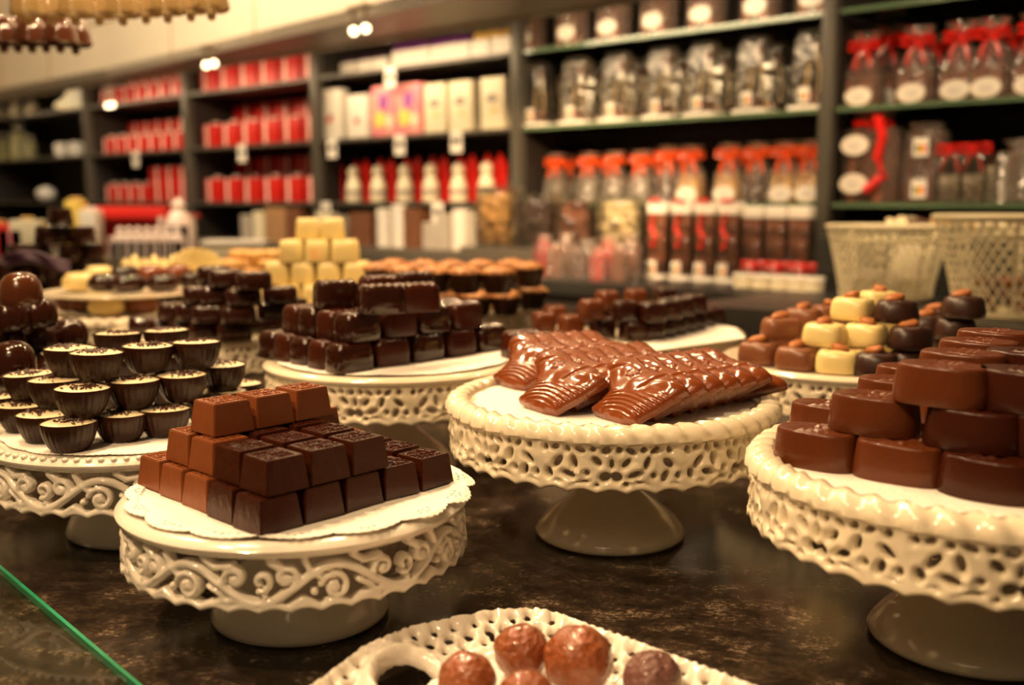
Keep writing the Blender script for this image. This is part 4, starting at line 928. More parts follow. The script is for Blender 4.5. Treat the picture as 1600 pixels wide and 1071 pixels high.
def oval_label(x, y, z, a=.036, b_=.024):
    g = G(); P_ = [(a*math.cos(t_*PI/16), b_*math.sin(t_*PI/16)) for t_ in range(32)]
    V = [(x+p[0], y, z+p[1]) for p in P_]+[(x+p[0], y-.0015, z+p[1]) for p in P_]; n = 32
    g.add(V, [tuple(range(n)), tuple(range(n, 2*n))[::-1]]+[(i, i+n, (i+1) % n+n, (i+1) % n) for i in range(n)], 'white_card')
    g.tube([(x+p[0]*.86, y-.0016, z+p[1]*.84) for p in P_], .0006, 'gold_ribbon', 4, None, True)
    for q in (-.25, .1, .4): g.box(x-a*.45, x+a*.45, y-.002, y-.0015, z-b_*q-.001, z-b_*q+.001, 'grey_print')
    return g
def gift_box(w, d, h, stripe, bw=True, body='red', rib='white_ribbon'):
    k = [('box', G().box(-w/2, w/2, -d/2, d/2, 0, h, body, .003).build('box'))]
    g = G()
    for x in stripe: g.box(x-.007, x+.007, -d/2-.0016, d/2+.0016, -.0000, h+.0016, rib)
    k.append(('ribbon', g.build('ribbon', False)))
    if bw: k.append(('bow', tr(bow(rib, .024, True, 5), stripe[0], 0, h+.004).build('bow')))
    return k
def pouch(body, w, h, top='cello', label=None, bw=None, bh=.035, fill=.55):
    """cellophane pouch: filled lower body, gathered clear top"""
    o = sup(w/2, w*.30, 3, 28); g = G()
    g.loft(o, [(0, .9), (.004, 1.0), (h*fill*.7, .98), (h*fill, .80)], body, None, lambda x, y: .004*math.sin(x*260)*math.sin(y*240+1))
    k = [('contents', g.build('contents'))]
    g = G(); n = 28; V = []; F = []
    for z, s_ in ((.0, 1.04), (h*fill*.6, 1.06), (h*fill, .96), (h*.68, .58), (h*.76, .22), (h*.82, .26), (h*.92, .62), (h, .80)):
        for i, (x, y) in enumerate(o): V.append((x*s_*(1+.06*math.sin(i*2.3+z*90)), y*s_*(1+.1*math.sin(i*1.9)), z+.001))
    for j in range(7):
        for i in range(n): F.append((j*n+i, j*n+(i+1) % n, (j+1)*n+(i+1) % n, (j+1)*n+i))
    g.add(V, F, top); k.append(('clear_bag', g.build('clear_bag')))
    if bw: k.append(('bow', tr(bow(bw, bh, True, 6), 0, -w*.08, h*.78).build('bow')))
    if label == 'oval': k.append(('label', oval_label(0, -w*.34, h*fill*.30).build('label', False)))
    if label == 'flag': k.append(('label', flag(0, -w*.33, h*fill*.4).build('label', False)))
    return k
RB = gift_box(.128, .10, .105, (-.03,)); RBT = gift_box(.128, .10, .205, (.045,), False)
RBs = gift_box(.088, .08, .085, (-.02,)); RBTs = gift_box(.088, .08, .17, (.028,), False)
ROWN = {.30: 'lowest', .55: 'middle', .80: 'top'}
for z in SH:                                        # near red bay: two depths of boxes on three shelves
    for k in range(6):
        s = 3.17-.105-k*.156
        wplace(RB, 'red_gift_box', s, .10, z+.0042, f'small red gift box with ribbon, near red bay, {ROWN[z]} shelf front row, {ORD[k]} from left', 'gift box', 'red gift boxes')
        wplace(RBT, 'red_gift_box', s-.0, .27, z+.0042, f'tall red gift box, near red bay, {ROWN[z]} shelf back row, {ORD[k]} from left', 'gift box', 'red gift boxes')
for z in SH:                                        # far red bay: smaller boxes
    for k in range(8):
        s = 4.17-.085-k*.118
        if z == .30 and k > 3:
            wplace(RBTs, 'red_gift_box', s, .10, z+.0042, f'tall red gift box, far red bay, lowest shelf, {ORD[k-4]} at the right half', 'gift box', 'red gift boxes'); continue
        wplace(RBs, 'red_gift_box', s, .10, z+.0042, f'small red gift box with ribbon, far red bay, {ROWN[z]} shelf front row, {ORD[k]} from left', 'gift box', 'red gift boxes')
        if z > .3: wplace(RBTs, 'red_gift_box', s, .25, z+.0042, f'tall red gift box, far red bay, {ROWN[z]} shelf back row, {ORD[k]} from left', 'gift box', 'red gift boxes')
# bay of white boxes
def small_bag(w, h, col, bcol, br): return [('bag', G().box(-w/2, w/2, -w*.3, w*.3, 0, h, col, .004).build('bag')), ('bow', tr(bow(bcol, br, True, 6), 0, -w*.1, h).build('bow'))]
sb = {c_: small_bag(.085, .060, 'white_card', c_, .036) for c_ in ('deep_purple', 'purple_ribbon', 'gold_ribbon')}
for k, (px, c_) in enumerate(((524, 'deep_purple'), (556, 'deep_purple'), (582, 'deep_purple'), (606, 'deep_purple'), (640, 'purple_ribbon'), (668, 'purple_ribbon'), (700, 'purple_ribbon'), (728, 'purple_ribbon'), (763, 'gold_ribbon'), (790, 'gold_ribbon'))):
    wplace(sb[c_], 'gift_bag', s_of(px, .12), .12, .8042, f'white gift bag with {dict(deep_purple="dark purple", purple_ribbon="bright purple", gold_ribbon="golden")[c_]} bow on the top shelf, {ORD[k]} from left', 'gift bag', 'white gift bags on the top shelf', 0, 1.0 if k < 4 else 1.25)
def card(w, h, body, prints):
    k = [('box', G().box(-w/2, w/2, -.02, .02, 0, h, body, .002).build('box'))]; g = G()
    for (x, z, a, b_, c_) in prints:
        P_ = [(x+a*math.cos(t_*PI/8), z+b_*math.sin(t_*PI/8)) for t_ in range(16)]; V = [(p[0], -.0205, p[1]) for p in P_]+[(p[0], -.0215, p[1]) for p in P_]
        g.add(V, [tuple(range(16)), tuple(range(16, 32))[::-1]]+[(i, i+16, (i+1) % 16+16, (i+1) % 16) for i in range(16)], c_)
    k.append(('print', g.build('print', False))); return k
cA = card(.128, .185, 'white_card', [(0, .075, .018, .012, 'red_print'), (.012, .085, .01, .008, 'brown_card')]); cB = card(.112, .155, 'white_card', [(0, .062, .016, .011, 'red_print')])
cP = card(.125, .175, 'pink_card', [(0, .12, .025, .03, 'purple_print'), (-.02, .06, .03, .03, 'yellow_print'), (.03, .05, .02, .025, 'cream_card')]); cC = card(.10, .165, 'cream_card', [(0, .10, .025, .014, 'grey_print'), (.01, .06, .012, .008, 'gold_ribbon')])
for k, (px, kt, nm) in enumerate(((527, cA, 'large white box with a red berry print'), (569, cB, 'smaller white box with a red berry print'), (610, cP, 'pink and yellow printed box, left one'), (648, cP, 'pink and yellow printed box, right one'), (688, cC, 'cream box with grey emblem, left of three'), (727, cC, 'cream box with grey emblem, middle of three'), (776, cC, 'cream box with grey emblem, right of three'))):
    wplace(kt, 'chocolate_box', s_of(px, .05), .05, .5542, nm+' on the middle shelf', 'chocolate box', None, 0, 1.08)
fig = [('backing', G().box(-.062, .062, .012, .020, 0, .135, 'red', .004).add([(-.062, .013, .135), (.0, .013, .135), (-.031, .013, .175), (-.062, .019, .135), (.0, .019, .135), (-.031, .019, .175), (.0, .013, .135), (.062, .013, .135), (.031, .013, .175), (.0, .019, .135), (.062, .019, .135), (.031, .019, .175)],
        [(0, 1, 2), (5, 4, 3), (0, 2, 5, 3), (1, 4, 5, 2), (6, 7, 8), (11, 10, 9), (6, 8, 11, 9), (7, 10, 11, 8)], 'red').build('backing', False)),
       ('figure', G().lathe([(.001, 0), (.030, .001), (.033, .01), (.031, .06), (.022, .09), (.016, .098), (.022, .106), (.024, .12), (.018, .136), (.0003, .145)], 'cream_card', 24, TR(0, -.024, 0), None, False, False).build('figure')),
       ('band', G().lathe([(.0336, .03), (.034, .032), (.034, .045), (.0334, .048)], 'grey_print', 24, TR(0, -.024, 0), None, False, False).build('band'))]
for k, px in enumerate((522, 563, 601, 642, 682, 725, 768)):
    wplace(fig, 'wrapped_figure', s_of(px, .10), .10, .3042, f'cream figure in front of a red pointed backing on the lowest shelf, {ORD[k]} from left', 'sweet', 'cream figures with red backing')
for k, (px, z_) in enumerate(((668, .45), (712, .47), (776, .46))):
    wplace(pouch('nut_cream', .085, .10), 'sweet_pouch', s_of(px, .28), .28, .3042, f'cream coloured clear pouch behind the red backed figures, {ORD[k]} from left', 'pouch', 'cream pouches behind the figures', 0, 1.6)
tagm = G().box(-.028, .028, -.002, 0, -.075, 0, 'white_card').box(-.018, .018, -.0026, -.002, -.045, -.025, 'black_print').build('price_tag', False)
for k, (px, z, w_) in enumerate(((615, .80, 'top'), (524, .55, 'middle'), (628, .55, 'middle'), (715, .55, 'middle'), (512, .30, 'lowest'), (685, .30, 'lowest'), (385, .55, 'middle'), (221, .55, 'middle'))):
    wplace(tagm, 'price_tag', s_of(px, -.014), -.0145, z+.004, f'white price tag hanging from the {w_} shelf {"of the near red bay" if px == 385 else "of the far red bay" if px == 221 else "edge, " + ["left", "leftmost", "centre", "right", "far left", "right"][k]}', 'price tag', None, 0)
# bay of clear bags
br_ = pouch('nut_brown', .115, .20, 'cello', 'oval', None, fill=.72)
for k, px in enumerate((828, 893, 955, 1023, 1095, 1177, 1262)): wplace(br_, 'chocolate_bag', s_of(px, .06), .06, .8042, f'brown filled bag with white oval label on the top shelf, {ORD[k]} from left', 'bag', 'brown bags with oval labels')
o8 = sup(.045, .035, 6, 24)
tall = [('base_card', G().box(-.052, .052, -.04, .04, 0, .012, 'white_card', .001).build('base_card')),
        ('clear_bag', G().loft(o8, [(.0125, 1.0), (.10, 1.02), (.19, .98), (.205, .7), (.21, .9)], 'clear_plastic').build('clear_bag')),
        ('stick', G().tube([(.018, 0, .02), (.022, 0, .10), (.010, .0, .165)], .0035, 'stick', 6).tube([(-.02, .0, .02), (-.012, 0, .13)], .0035, 'stick', 6).build('stick')),
        ('chocolate_spoon', G().box(-.026, .026, -.014, .014, .014, .05, 'brown_card', .006).ball((.008, 0, .172), .016, 'brown_card', 10, 8).build('chocolate_spoon')),
        ('label', flag(-.006, -.0375, .040, .022).build('label', False))]
for k, px in enumerate((838, 898, 960, 1028, 1092, 1168, 1255)):
    wplace(tall, 'stick_bag', s_of(px, .04), .05, .5542, f'tall clear bag with sticks on white base and flag label, {ORD[k]} from left', 'bag', 'tall clear bags with flag labels')
for k, px in enumerate((868, 930, 994, 1058, 1122, 1200)):
    wplace(tall, 'stick_bag', s_of(px, .20), .20, .5542, f'tall clear stick bag in the rear row, right of the {ORD[k]} front one', 'bag', 'tall clear bags with flag labels')
ob = pouch('nut_dark', .085, .17, 'cello', None, 'orange_ribbon', .040, fill=.5); ob2 = pouch('nut_gold', .085, .17, 'cello', 'oval', 'orange_ribbon', .040, fill=.5); ob3 = pouch('grey_card', .085, .16, 'cello', None, 'orange_ribbon', .036, fill=.5)
for k, px in enumerate((868, 920, 960, 1000, 1042, 1078, 1135, 1180, 1222, 1262)):
    wplace(ob3 if k < 4 else (ob2 if k in (5, 6, 8, 9) else ob), 'bow_bag', s_of(px, .07), .07, .3042, f'clear bag tied with an orange bow on the lowest shelf, {ORD[k]} from left', 'bag', 'bags with orange bows')
for k, px in enumerate((845, 890, 940, 1020, 1060, 1160, 1240)):
    wplace(ob3 if k < 3 else ob, 'bow_bag', s_of(px, .22), .22, .3042, f'clear bag with orange bow in the rear row of the lowest shelf, {ORD[k]} from left', 'bag', 'bags with orange bows')
# goods standing on the stone ledge
def nut_box(w, h, mt, seed, r=.0165):
    rnd = random.Random(seed); g = G(); n = 0; z = r+.004
    while z < h-r*.5:
        for x in np.arange(-w/2+r, w/2-r*.6, r*1.75):
            for y in (-w*.38+r*.9, -w*.38+r*2.5): g.ball((x+rnd.uniform(-.003, .003), y*.8+rnd.uniform(-.002, .002), z+rnd.uniform(-.003, .003)), r*rnd.uniform(.78, .98), mt, 10, 7, None, (1, .85, .8))
        z += r*1.45
    return [('nuts', g.build('nuts')), ('clear_box', G().box(-w/2-.002, w/2+.002, -w*.38-.004, w*.38+.004, .0012, h+.004, 'clear_plastic', .002).build('clear_box')), ('lid', G().box(-w/2-.003, w/2+.003, -w*.38-.005, w*.38+.005, h+.0045, h+.010, 'clear_plastic', .002).build('lid'))]
g = G().box(-1.225, -.60, -.07, .06, 0, .072, 'riser', .003); s_j = 0
wplace(g.build('riser'), 'display_riser', s_j, -.09, .0835, 'low dark step on the ledge under the nut boxes', 'riser')
for k, (px, mt, w_, h_, z_, nm) in enumerate(((782, 'nut_gold', .125, .190, .156, 'golden'), (847, 'nut_dark', .125, .165, .156, 'dark brown'), (906, 'nut_brown', .11, .150, .156, 'milk brown'), (975, 'nut_cream', .125, .155, .156, 'cream white'))):
    wplace(nut_box(w_, h_, mt, k), 'nut_box', s_of(px, -.09), -.09, z_, f'tall clear box filled with {nm} coated nuts on the ledge', 'box', 'clear boxes of coated nuts')
rp = [pouch('red_print', .066, .12, 'cello', None, None, fill=.8), pouch('nut_brown', .066, .13, 'cello', None, None, fill=.8), pouch('mauve_truffle', .07, .11, 'cello', None, None, fill=.85)]
for k, px in enumerate((850, 885, 918, 950, 985)): wplace(rp[k % 3], 'sweet_pouch', s_of(px, -.205), -.205, .0835, f'reddish cellophane pouch lying in front of the nut boxes, {ORD[k]} from left', 'pouch', 'reddish pouches in front of the nut boxes')
for k, px in enumerate((868, 902, 935, 968)): wplace(rp[(k+1) % 3], 'sweet_pouch', s_of(px, -.285), -.285, .0835, f'reddish brown cellophane pouch at the front of the ledge, {ORD[k]} from left', 'pouch', 'reddish pouches in front of the nut boxes', 0, .8)
def stick_bundle(mt, rib):
    g = G()
    for x in range(5):
        for y in range(2): g.box(-.028+x*.0115, -.028+x*.0115+.0095, -.018+y*.018, -.004+y*.018, .014, .185, mt, .001)
    k = [('chocolate_sticks', g.build('chocolate_sticks')), ('base_card', G().box(-.0315, .0315, -.03, .03, 0, .012, 'white_card', .001).build('base_card')),
         ('header_card', G().box(-.031, .031, -.022, .022, .188, .222, 'white_card', .004).build('header_card')), ('clear_sleeve', G().box(-.0305, .0305, -.024, .024, .0125, .187, 'clear_plastic', .002).build('clear_sleeve')), ('label', flag(-.01, -.0262, .034, .020).build('label', False))]
    if rib: k.append(('ribbon', G().tube([(.0, -.029, .19), (-.012, -.030, .15), (.004, -.030, .12), (-.008, -.029, .095)], .006, 'red_ribbon', 6).build('ribbon')))
    if rib: k.append(('ribbon_knot', G().tube([(-.02, -.026, .224), (.0, -.026, .228), (.018, -.026, .224)], .005, 'red_ribbon', 6).build('ribbon_knot')))
    return k
sbr, sbn = stick_bundle('nut_brown', True), stick_bundle('nut_brown', False)
for k, px in enumerate((1030, 1068, 1104, 1140)): wplace(sbr, 'stick_bundle', s_of(px, -.10), -.10, .0835, f'bundle of milk chocolate sticks with white header and red ribbon, {ORD[k]} from left', 'bundle', 'chocolate stick bundles')
for k, px in enumerate((1178, 1214, 1250)): wplace(sbn, 'stick_bundle', s_of(px, -.08), -.08, .0835, f'bundle of chocolate sticks without ribbon, {ORD[k]} from left', 'bundle', 'chocolate stick bundles', 0, .95)
pot = [('pot', G().lathe([(.001, 0), (.022, 0), (.026, .004), (.026, .03), (.001, .03)], 'cream_card', 20, None, None, False, False).build('pot')), ('lid', G().lathe([(.001, .0302), (.028, .0302), (.028, .038), (.001, .040)], 'white_card', 20, None, None, False, False).build('lid'))]
for k, px in enumerate((1162, 1190, 1218, 1246, 1272)): wplace(pot, 'small_pot', s_of(px, -.25), -.25, .0835, f'small cream pot with white lid on the ledge, {ORD[k]} from left', 'pot', 'small cream pots on the ledge', 0, 1.0)
rbx = [('box', G().box(-.035, .035, -.03, .03, 0, .05, 'clear_plastic', .002).box(-.03, .03, -.025, .025, .003, .03, 'nut_brown', .004).build('box')), ('bow', tr(bow('red_ribbon', .036), 0, 0, .05).build('bow'))]
for k, px in enumerate((1178, 1217, 1256)): wplace(rbx, 'bow_box', s_of(px, -.15), -.15, .0835, f'small clear box with a big red bow behind the cream pots, {ORD[k]} from left', 'box', 'small boxes with red bows', 0, .95)
# right end bay
big = pouch('nut_brown', .15, .24, 'cello', None, 'red_ribbon', .05, fill=.8); big.append(('label', oval_label(-.03, -.056, .05, .038, .026).build('label', False))); big.append(('label', oval_label(-.03, -.056, .15, .038, .026).build('label', False)))
big.append(('ribbon', G().tube([(.03, -.062, .22), (.05, -.068, .17), (.035, -.064, .12), (.055, -.066, .07), (.01, -.072, .03)], .013, 'red_ribbon', 8).build('ribbon')))
wplace(big, 'ribbon_bag', s_of(1345, .02), .07, .3042, 'large bag with trailing red ribbon and two oval labels beside the post', 'bag')
fb_ = pouch('mauve_truffle', .11, .20, 'cello', None, None, fill=.9); fb_.append(('label', flag(0, -.039, .035, .026).build('label', False))); fb_.append(('label', flag(0, -.039, .14, .026).build('label', False)))
wplace(fb_, 'flag_bag', s_of(1428, .02), .06, .3042, 'brown bag with two flag labels, right of the red ribbon bag', 'bag')
for k, px in enumerate((1472, 1508)): wplace([('box', G().box(-.03, .03, -.03, .03, 0, .12, 'clear_plastic', .002).box(-.024, .024, -.024, .024, .003, .07, 'grey_card', .004).build('box')), ('bow', tr(bow('red_ribbon', .038), 0, -.01, .125).build('bow'))], 'bow_box', s_of(px, .02), .05, .3042, f'clear box with dark red bow in the right end bay, {["left", "right"][k]} one', 'box')
wplace(card(.09, .09, 'cream_card', [(0, .05, .02, .015, 'red_print')]), 'chocolate_box', s_of(1545, .02), .10, .3042, 'cream box in the right end bay beside the bow boxes', 'chocolate box')
wplace(card(.10, .16, 'brown_card', [(0, .12, .03, .014, 'red_print')]), 'chocolate_box', s_of(1560, .02), .22, .3042, 'brown box standing behind the cream one in the right end bay', 'chocolate box')
wplace(pouch('grey_card', .14, .15, fill=.8), 'sweet_pouch', s_of(1588, .02), .05, .3042, 'grey clear pouch at the right edge of the end bay', 'pouch')
ub = pouch('nut_brown', .10, .19, 'cello', 'oval', 'red_ribbon', .040, fill=.45)
for k, px in enumerate((1332, 1412, 1478, 1525, 1592)): wplace(ub, 'red_bow_bag', s_of(px, .03), .05, .5542, f'clear bag with red bow and label on the end bay upper shelf, {ORD[k]} from left', 'bag', 'red bow bags on the upper shelf')
for k, px in enumerate((1372, 1445, 1560)): wplace(ub, 'red_bow_bag', s_of(px, .2), .2, .5542, f'clear bag with red bow in the rear row of the upper shelf, {ORD[k]} from left', 'bag', 'red bow bags on the upper shelf', 0, 1.2 if k == 0 else 1)
g = G().lathe([(.10, 0), (.11, .01), (.115, .08), (.09, .13), (.06, .15)], 'dome_glass', 40, None, None, False, False)
wplace(g.build('jar'), 'glass_jar', s_of(1560, -.02)-.02, .10, .8042, 'large pale glass jar at the top right corner', 'jar')
# low rack with biscuits, seen between the baskets and the glass shelf
g = G().box(.06, 1.1, -.16, -.03, 0, .135, 'slab', .003); s_r = 0
wplace(g.build('riser'), 'display_riser', s_r, 0, .0835, 'dark raised step behind the wire baskets', 'riser')
for k, (px, mt) in enumerate(((1405, 'nut_cream'), (1440, 'nut_dark'), (1470, 'nut_gold'), (1508, 'nut_gold'), (1545, 'nut_cream'), (1585, 'nut_cream'))):
    rnd = random.Random(k); g = G()
    for q in range(26): g.ball((rnd.uniform(-.032, .032), rnd.uniform(-.025, .025), .022+rnd.uniform(0, .022)), rnd.uniform(.007, .010), mt, 7, 5)
    wplace([('sweets', g.build('sweets')), ('tub', G().box(-.038, .038, -.032, .032, 0, .014, 'clear_plastic', .002).box(-.038, .038, -.033, -.0325, 0, .03, 'clear_plastic').build('tub'))], 'sweet_tub', s_of(px, -.09), -.09, .2190, f'open tub heaped with {dict(nut_cream="cream", nut_dark="dark", nut_gold="golden")[mt]} sweets behind the baskets, {ORD[k]} from left', 'tub', 'open tubs of sweets')
# wire baskets
def basket(rt, rb_, h):
    nx, ny = 384, 72; i, j = np.meshgrid(np.arange(nx), np.arange(ny), indexing='ij'); p = nx/40
    a = (i+j*.8) % p; b_ = (i-j*.8) % p; F = np.maximum(.72-np.minimum(a, p-a), .72-np.minimum(b_, p-b_)); v = i % (nx/8); F = np.maximum(F, 1.3-np.minimum(v, nx/8-v))
    F = np.maximum(F, j-(ny-4.0)); F = np.maximum(F, 2.5-j); F = np.maximum(F, 1.5-np.abs(j-ny*.8))
    def mp(o):
        def f(i_, j_, f_):
            a_ = 2*PI*i_/nx; v_ = j_/(ny-1); r = rb_+(rt-rb_)*(v_**1.3)+o; return np.c_[r*np.cos(a_)*1.08, r*np.sin(a_)*.8, v_*h+.002]
        return f
    V, Fc = march(F.astype(float)+.001, mp(.0012), mp(-.0012), True)
    g = G().tube([(rt*1.08*math.cos(t_*PI/20), rt*.8*math.sin(t_*PI/20), h+.003) for t_ in range(40)], .004, 'wire', 8, None, True)
    gb = G().lathe([(.001, 0), (rb_*.99, 0), (rb_*.99, .003), (.001, .003)], 'wire', 40, TR() @ Matrix.Diagonal((1.08, .8, 1, 1)), None, False, False)
    return [('lattice', mesh('lattice', V, Fc, 'wire', True, 60)), ('rim', g.build('rim')), ('bottom', gb.build('bottom'))]
d = ray(1382, 466); YB = 2.22; ZB = CAM_H+d[2]/d[1]*YB
wplace(G().box(.08, 1.1, -.80, -.365, 0, ZB-.003, 'slab', .003).build('riser'), 'display_riser', 0, 0, 0, 'dark low step carrying the two wire baskets', 'riser')
place(basket(.118, .088, .152), 'wire_basket', (d[0]/d[1]*YB, YB, ZB), -.5, 'ivory wire lattice basket left of the larger basket', 'basket')
x_, y_ = d[0]/d[1]*YB, YB
for k in range(7):
    a = k*2.4; r = .02*math.sqrt(k); place(pouch('nut_cream' if k % 3 else 'nut_brown', .07, .085, fill=.7), 'sweet_pouch', (x_+r*1.3*math.cos(a), y_+r*math.sin(a), ZB+.006), a, f'clear pouch of pale sweets in the left wire basket, {ORD[k]} from its middle', 'pouch', 'pouches in the left wire basket', .62)
place(card(.07, .11, 'cream_card', []), 'cream_box', (x_+.045, y_+.0, ZB+.008), -.2, 'cream box standing at the right side of the left wire basket', 'box', None, 1, (.0, .15, -.3))
d = ray(1585, 500); YB2 = 1.90; ZB2 = CAM_H+d[2]/d[1]*YB2
place(basket(.140, .098, .180), 'wire_basket', (d[0]/d[1]*YB2, YB2, max(ZB2, ZB-.002)), -.5, 'larger ivory wire lattice basket cut by the right edge', 'basket')
rnd = random.Random(9); bx_, by_ = d[0]/d[1]*YB2, YB2
for k in range(34):
    a = rnd.uniform(0, 2*PI); r = .075*math.sqrt(rnd.random()); zz = max(ZB2, ZB)+.016+.022*(k//12)
    place(TF[3] if k % 3 else TF[0], 'round_truffle', (bx_+r*math.cos(a), by_+r*.75*math.sin(a), zz-.01), a, f'{"mauve" if k % 3 else "caramel"} round sweet inside the larger wire basket, {["bottom", "middle", "top"][k//12]} layer, {ORD[k % 12]}', 'sweet', 'sweets in the larger wire basket', .62)
# stacks of bars on the ledge behind the florentine cups
def barbox(w, d_, h, mt): return G().box(-w/2, w/2, -d_/2, d_/2, 0, h, mt, .0015).build('bar')
stk = [(405, 'grey_card', .07, 7), (425, 'cream_card', .07, 8), (452, 'wood', .15, 9), (478, 'brown_card', .09, 9), (525, 'cream_card', .08, 8), (548, 'grey_card', .08, 7), (583, 'brown_card', .13, 8), (618, 'white_card', .06, 9), (642, 'white_card', .06, 10), (664, 'brown_card', .09, 9), (692, 'grey_card', .08, 6), (712, 'grey_card', .06, 8), (736, 'white_card', .06, 9)]
for a_, b_, nm in ((1.24, 2.15, 'right'), (2.23, 3.13, 'left')):
    wplace(G().box(-b_, -a_, -.08, .20, 0, .05, 'riser', .003).build('riser'), 'display_riser', 0, 0, .0835, f'dark step on the ledge under the {nm} stacks of wrapped bars', 'riser')
CN = dict(grey_card='grey', cream_card='cream', wood='tan', brown_card='brown', white_card='white')
for k, (px, mt, w_, n) in enumerate(stk):
    me = barbox(w_, .15, .0155, mt)
    for q in range(n): wplace(me, 'chocolate_bar', s_of(px, .04), .05, .1338+q*.0162, f'{CN[mt]} wrapped bar, {ORD[q]} up in the {ORD[k] if k < 12 else "last"} stack from left', 'chocolate bar', 'stacked wrapped bars', jit(.05))
# left part of the ledge and far left bay
def P3(px, Y): return ((px-800)/1600*Y/.995, Y)
x, y = P3(200, 3.3)
place(G().box(-.95, .55, -.30, .30, 0, .14, 'riser', .004).build('riser'), 'display_riser', (x, y, 0), 0, 'wide dark step at far left under the red basket and packages', 'riser')
g = G()
for q in range(9): g.box(-.145-.004*q, .145+.004*q, -.10-.003*q, .10+.003*q, .012*q, .012*q+.0105, 'red', .003)
place([('basket_body', g.build('basket_body')), ('lid', G().box(-.19, .19, -.14, .14, .1085, .125, 'red', .004).box(-.10, .14, -.09, .09, .1255, .15, 'red_print', .004).build('lid')), ('ribbon', G().box(-.12, -.095, -.145, .145, .0, .127, 'white_ribbon').build('ribbon', False))], 'red_hamper', (P3(212, 3.42)[0], 3.42, .1405), 0, 'red slatted hamper with lid and pale ribbon, far left', 'hamper')
bt = [('bottle', G().lathe([(.001, 0), (.020, 0), (.021, .004), (.021, .045), (.001, .045)], 'black_print', 16, None, None, False, False).build('bottle')), ('cap', G().lathe([(.0215, .0452), (.018, .06), (.009, .07), (.012, .078), (.0003, .09)], 'white_ribbon', 16, None, None, False, False).build('cap')), ('ribbon', G().box(-.026, -.0215, -.023, .0, 0, .06, 'white_ribbon').build('ribbon', False)), ('ribbon', G().box(.0215, .026, -.023, .0, 0, .06, 'white_ribbon').build('ribbon', False))]
for k, px in enumerate((194, 208, 222, 236, 250, 266, 282)): place(bt, 'dressed_bottle', (P3(px, 3.08)[0], 3.08, .1405), 0, f'small black bottle with white tulle top before the red hamper, {ORD[k]} from left', 'bottle', 'small black bottles with white tops', 1.05)
x, y = P3(286, 3.3); place(bt, 'dressed_bottle', (x, y, .1405), 0, 'taller black bottle with white top, right of the red hamper', 'bottle', None, 2.0)
for k, (px, mt, w_, h_) in enumerate(((8, 'red_print', .09, .10), (30, 'pink_card', .08, .085), (52, 'cream_card', .09, .11), (150, 'white_card', .06, .14), (128, 'yellow_print', .05, .17))):
    x, y = P3(px, 3.15+.1*(k > 2)); place([('pack', G().box(-w_/2, w_/2, -.03, .03, 0, h_, mt, .006).build('pack')), ('tie', tr(bow(['gold_ribbon', 'white_ribbon'][k % 2], .018), 0, 0, h_).build('tie'))], 'gift_pack', (x, y, .1405), 0, f'{["red", "pink", "cream", "white", "yellow"][k]} tied gift pack on the far left step', 'gift pack')
place([('box', G().box(-.09, .09, -.06, .06, 0, .03, 'cream_card', .003).build('box')), ('lid', G().box(-.095, .095, -.065, .065, .0305, .045, 'white_card', .003).build('lid'))], 'flat_box', (P3(372, 3.25)[0], 3.25, .1405), .1, 'flat cream box right of the small black bottles', 'box')
pp = [('cup', G().lathe([(.001, 0), (.03, 0), (.042, .02), (.044, .06), (.035, .075), (.001, .08)], 'plant_pot', 20, None, None, False, False).build('cup')), ('saucer', G().lathe([(.001, -.004), (.05, -.002), (.05, 0), (.001, 0)], 'plant_pot', 20, TR(0, 0, .003), None, False, False).build('saucer'))]
for k, px in enumerate((109, 131, 153)): wplace(pp, 'white_pot', s_of(px, .08), .08, .5562, f'white rounded pot on the middle shelf of the far left bay, {ORD[k]} from left', 'pot', 'white pots in the far left bay')
wplace([('shade', G().lathe([(.11, 0), (.10, .02), (.05, .06), (.04, .09), (.042, .13), (.001, .135)], 'lamp_shade', 28, None, None, False, False).build('shade')), ('base', G().lathe([(.001, -.02), (.05, -.02), (.05, -.002), (.001, -.002)], 'ceramic', 20, TR(0, 0, .0), None, False, False).build('base'))], 'table_lamp', s_of(127, .08), .10, .8245, 'small glowing cream lamp on the top shelf of the far left bay', 'lamp')
for k, (px, z, mt, w_, h_) in enumerate(((18, .80, 'cream_card', .11, .06), (42, .80, 'cream_card', .11, .07), (66, .80, 'nut_cream', .10, .06), (18, .55, 'leaf_green', .12, .11), (42, .55, 'leaf_green', .13, .14), (60, .55, 'leaf_green', .09, .09))):
    wplace(pouch(mt, w_, h_*1.5, fill=.75), 'sweet_pouch', s_of(px, .06), .06, z+.0042, f'{"pale" if z > .6 else "green"} pouch on the {"top" if z > .6 else "middle"} shelf of the far left bay, {ORD[k % 3]} from left', 'pouch')
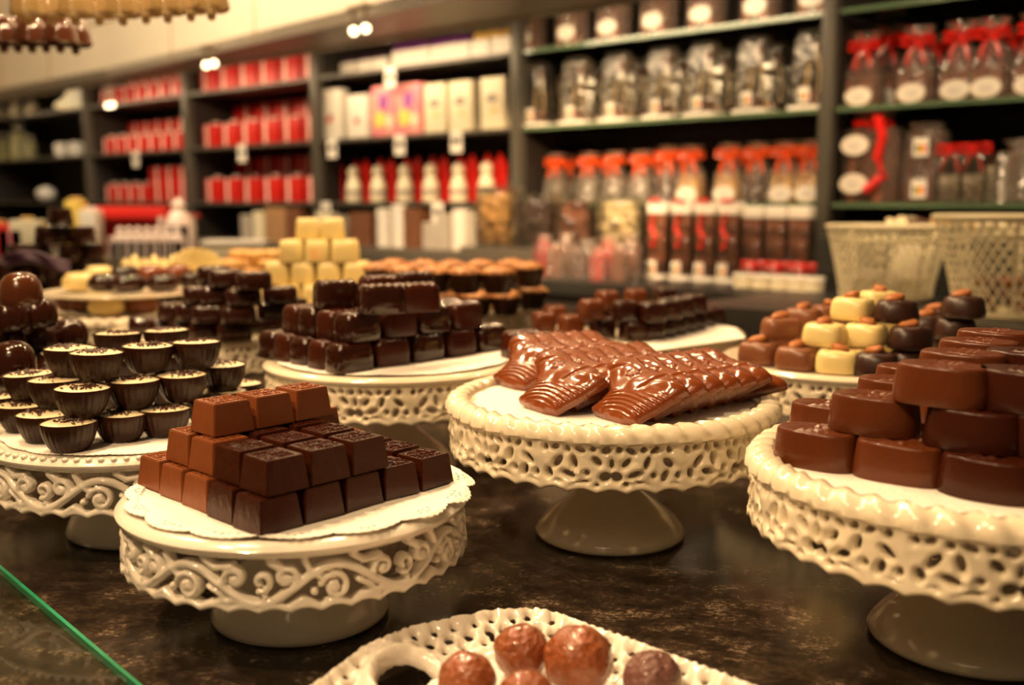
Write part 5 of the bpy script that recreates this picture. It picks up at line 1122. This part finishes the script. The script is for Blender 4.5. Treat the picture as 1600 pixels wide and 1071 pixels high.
wplace(G().ball((0, 0, .05), .055, 'plant_pot', 20, 12, None, (1.2, 1, .8)).build('bowl'), 'white_bowl', s_of(80, .08), .08, .2982, 'white rounded bowl on the lowest shelf of the far left bay', 'bowl')
wplace(G().box(-.11, .11, -.07, .07, 0, .10, 'wood', .004).build('box'), 'cardboard_box', s_of(96, -.1), -.16, .0835, 'tan cardboard box on the ledge under the far left bay', 'box')
wplace(G().box(-.13, .13, -.07, .07, 0, .085, 'grey_card', .004).build('box'), 'grey_box', s_of(55, -.1), -.16, .0835, 'grey box left of the tan cardboard box', 'box')
for k, px in enumerate((228, 255, 282)):
    wplace(pouch('leaf_green', .08, .16, fill=.7), 'sweet_pouch', s_of(px, .30), .335, .3042, f'green pouch behind the lowest shelf boxes, far red bay, {ORD[k]} from left', 'pouch', 'green pouches in the far red bay')
# bell shapes with cords, added in place of a reflection in glass, upper left
refl_kit = lambda mt: [('bell', G().lathe([(.020, 0), (.0235, .004), (.021, .020), (.013, .034), (.004, .040)], mt, 28, None, lambda a, r, z: 1+.04*math.sin(8*a), False, True).build('bell')), ('bead', G().ball((0, 0, -.006), .006, mt, 10, 8).build('bead')), ('cord', G().tube([(0, 0, .0405), (0, 0, .62)], .0006, 'gold_ribbon', 4).build('cord'))]
oa, ob_ = refl_kit('amber_reflection'), refl_kit('brown_reflection')
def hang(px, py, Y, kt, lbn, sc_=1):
    d = ray(px, py); place(kt, 'reflection_shape', (d[0]/d[1]*Y, Y, CAM_H+d[2]/d[1]*Y), 0, lbn, 'reflection', 'bell shapes standing for a reflection at upper left', sc_)
for k, px in enumerate((45, 82, 118, 155, 192, 228, 262, 298, 330)): hang(px, 26-(k > 4)*(k-4)*2, 1.45+.04*(k % 2), oa, f'amber bell shape standing for a reflection in glass, upper row, {ORD[k]} from left', 1.05)
for k, px in enumerate((6, 28, 50, 72, 94, 118)): hang(px, 70+(k == 5)*3, 1.62+.05*(k % 2), ob_, f'brown bell shape standing for a reflection in glass, lower row, {ORD[k]} from left', 1.1)
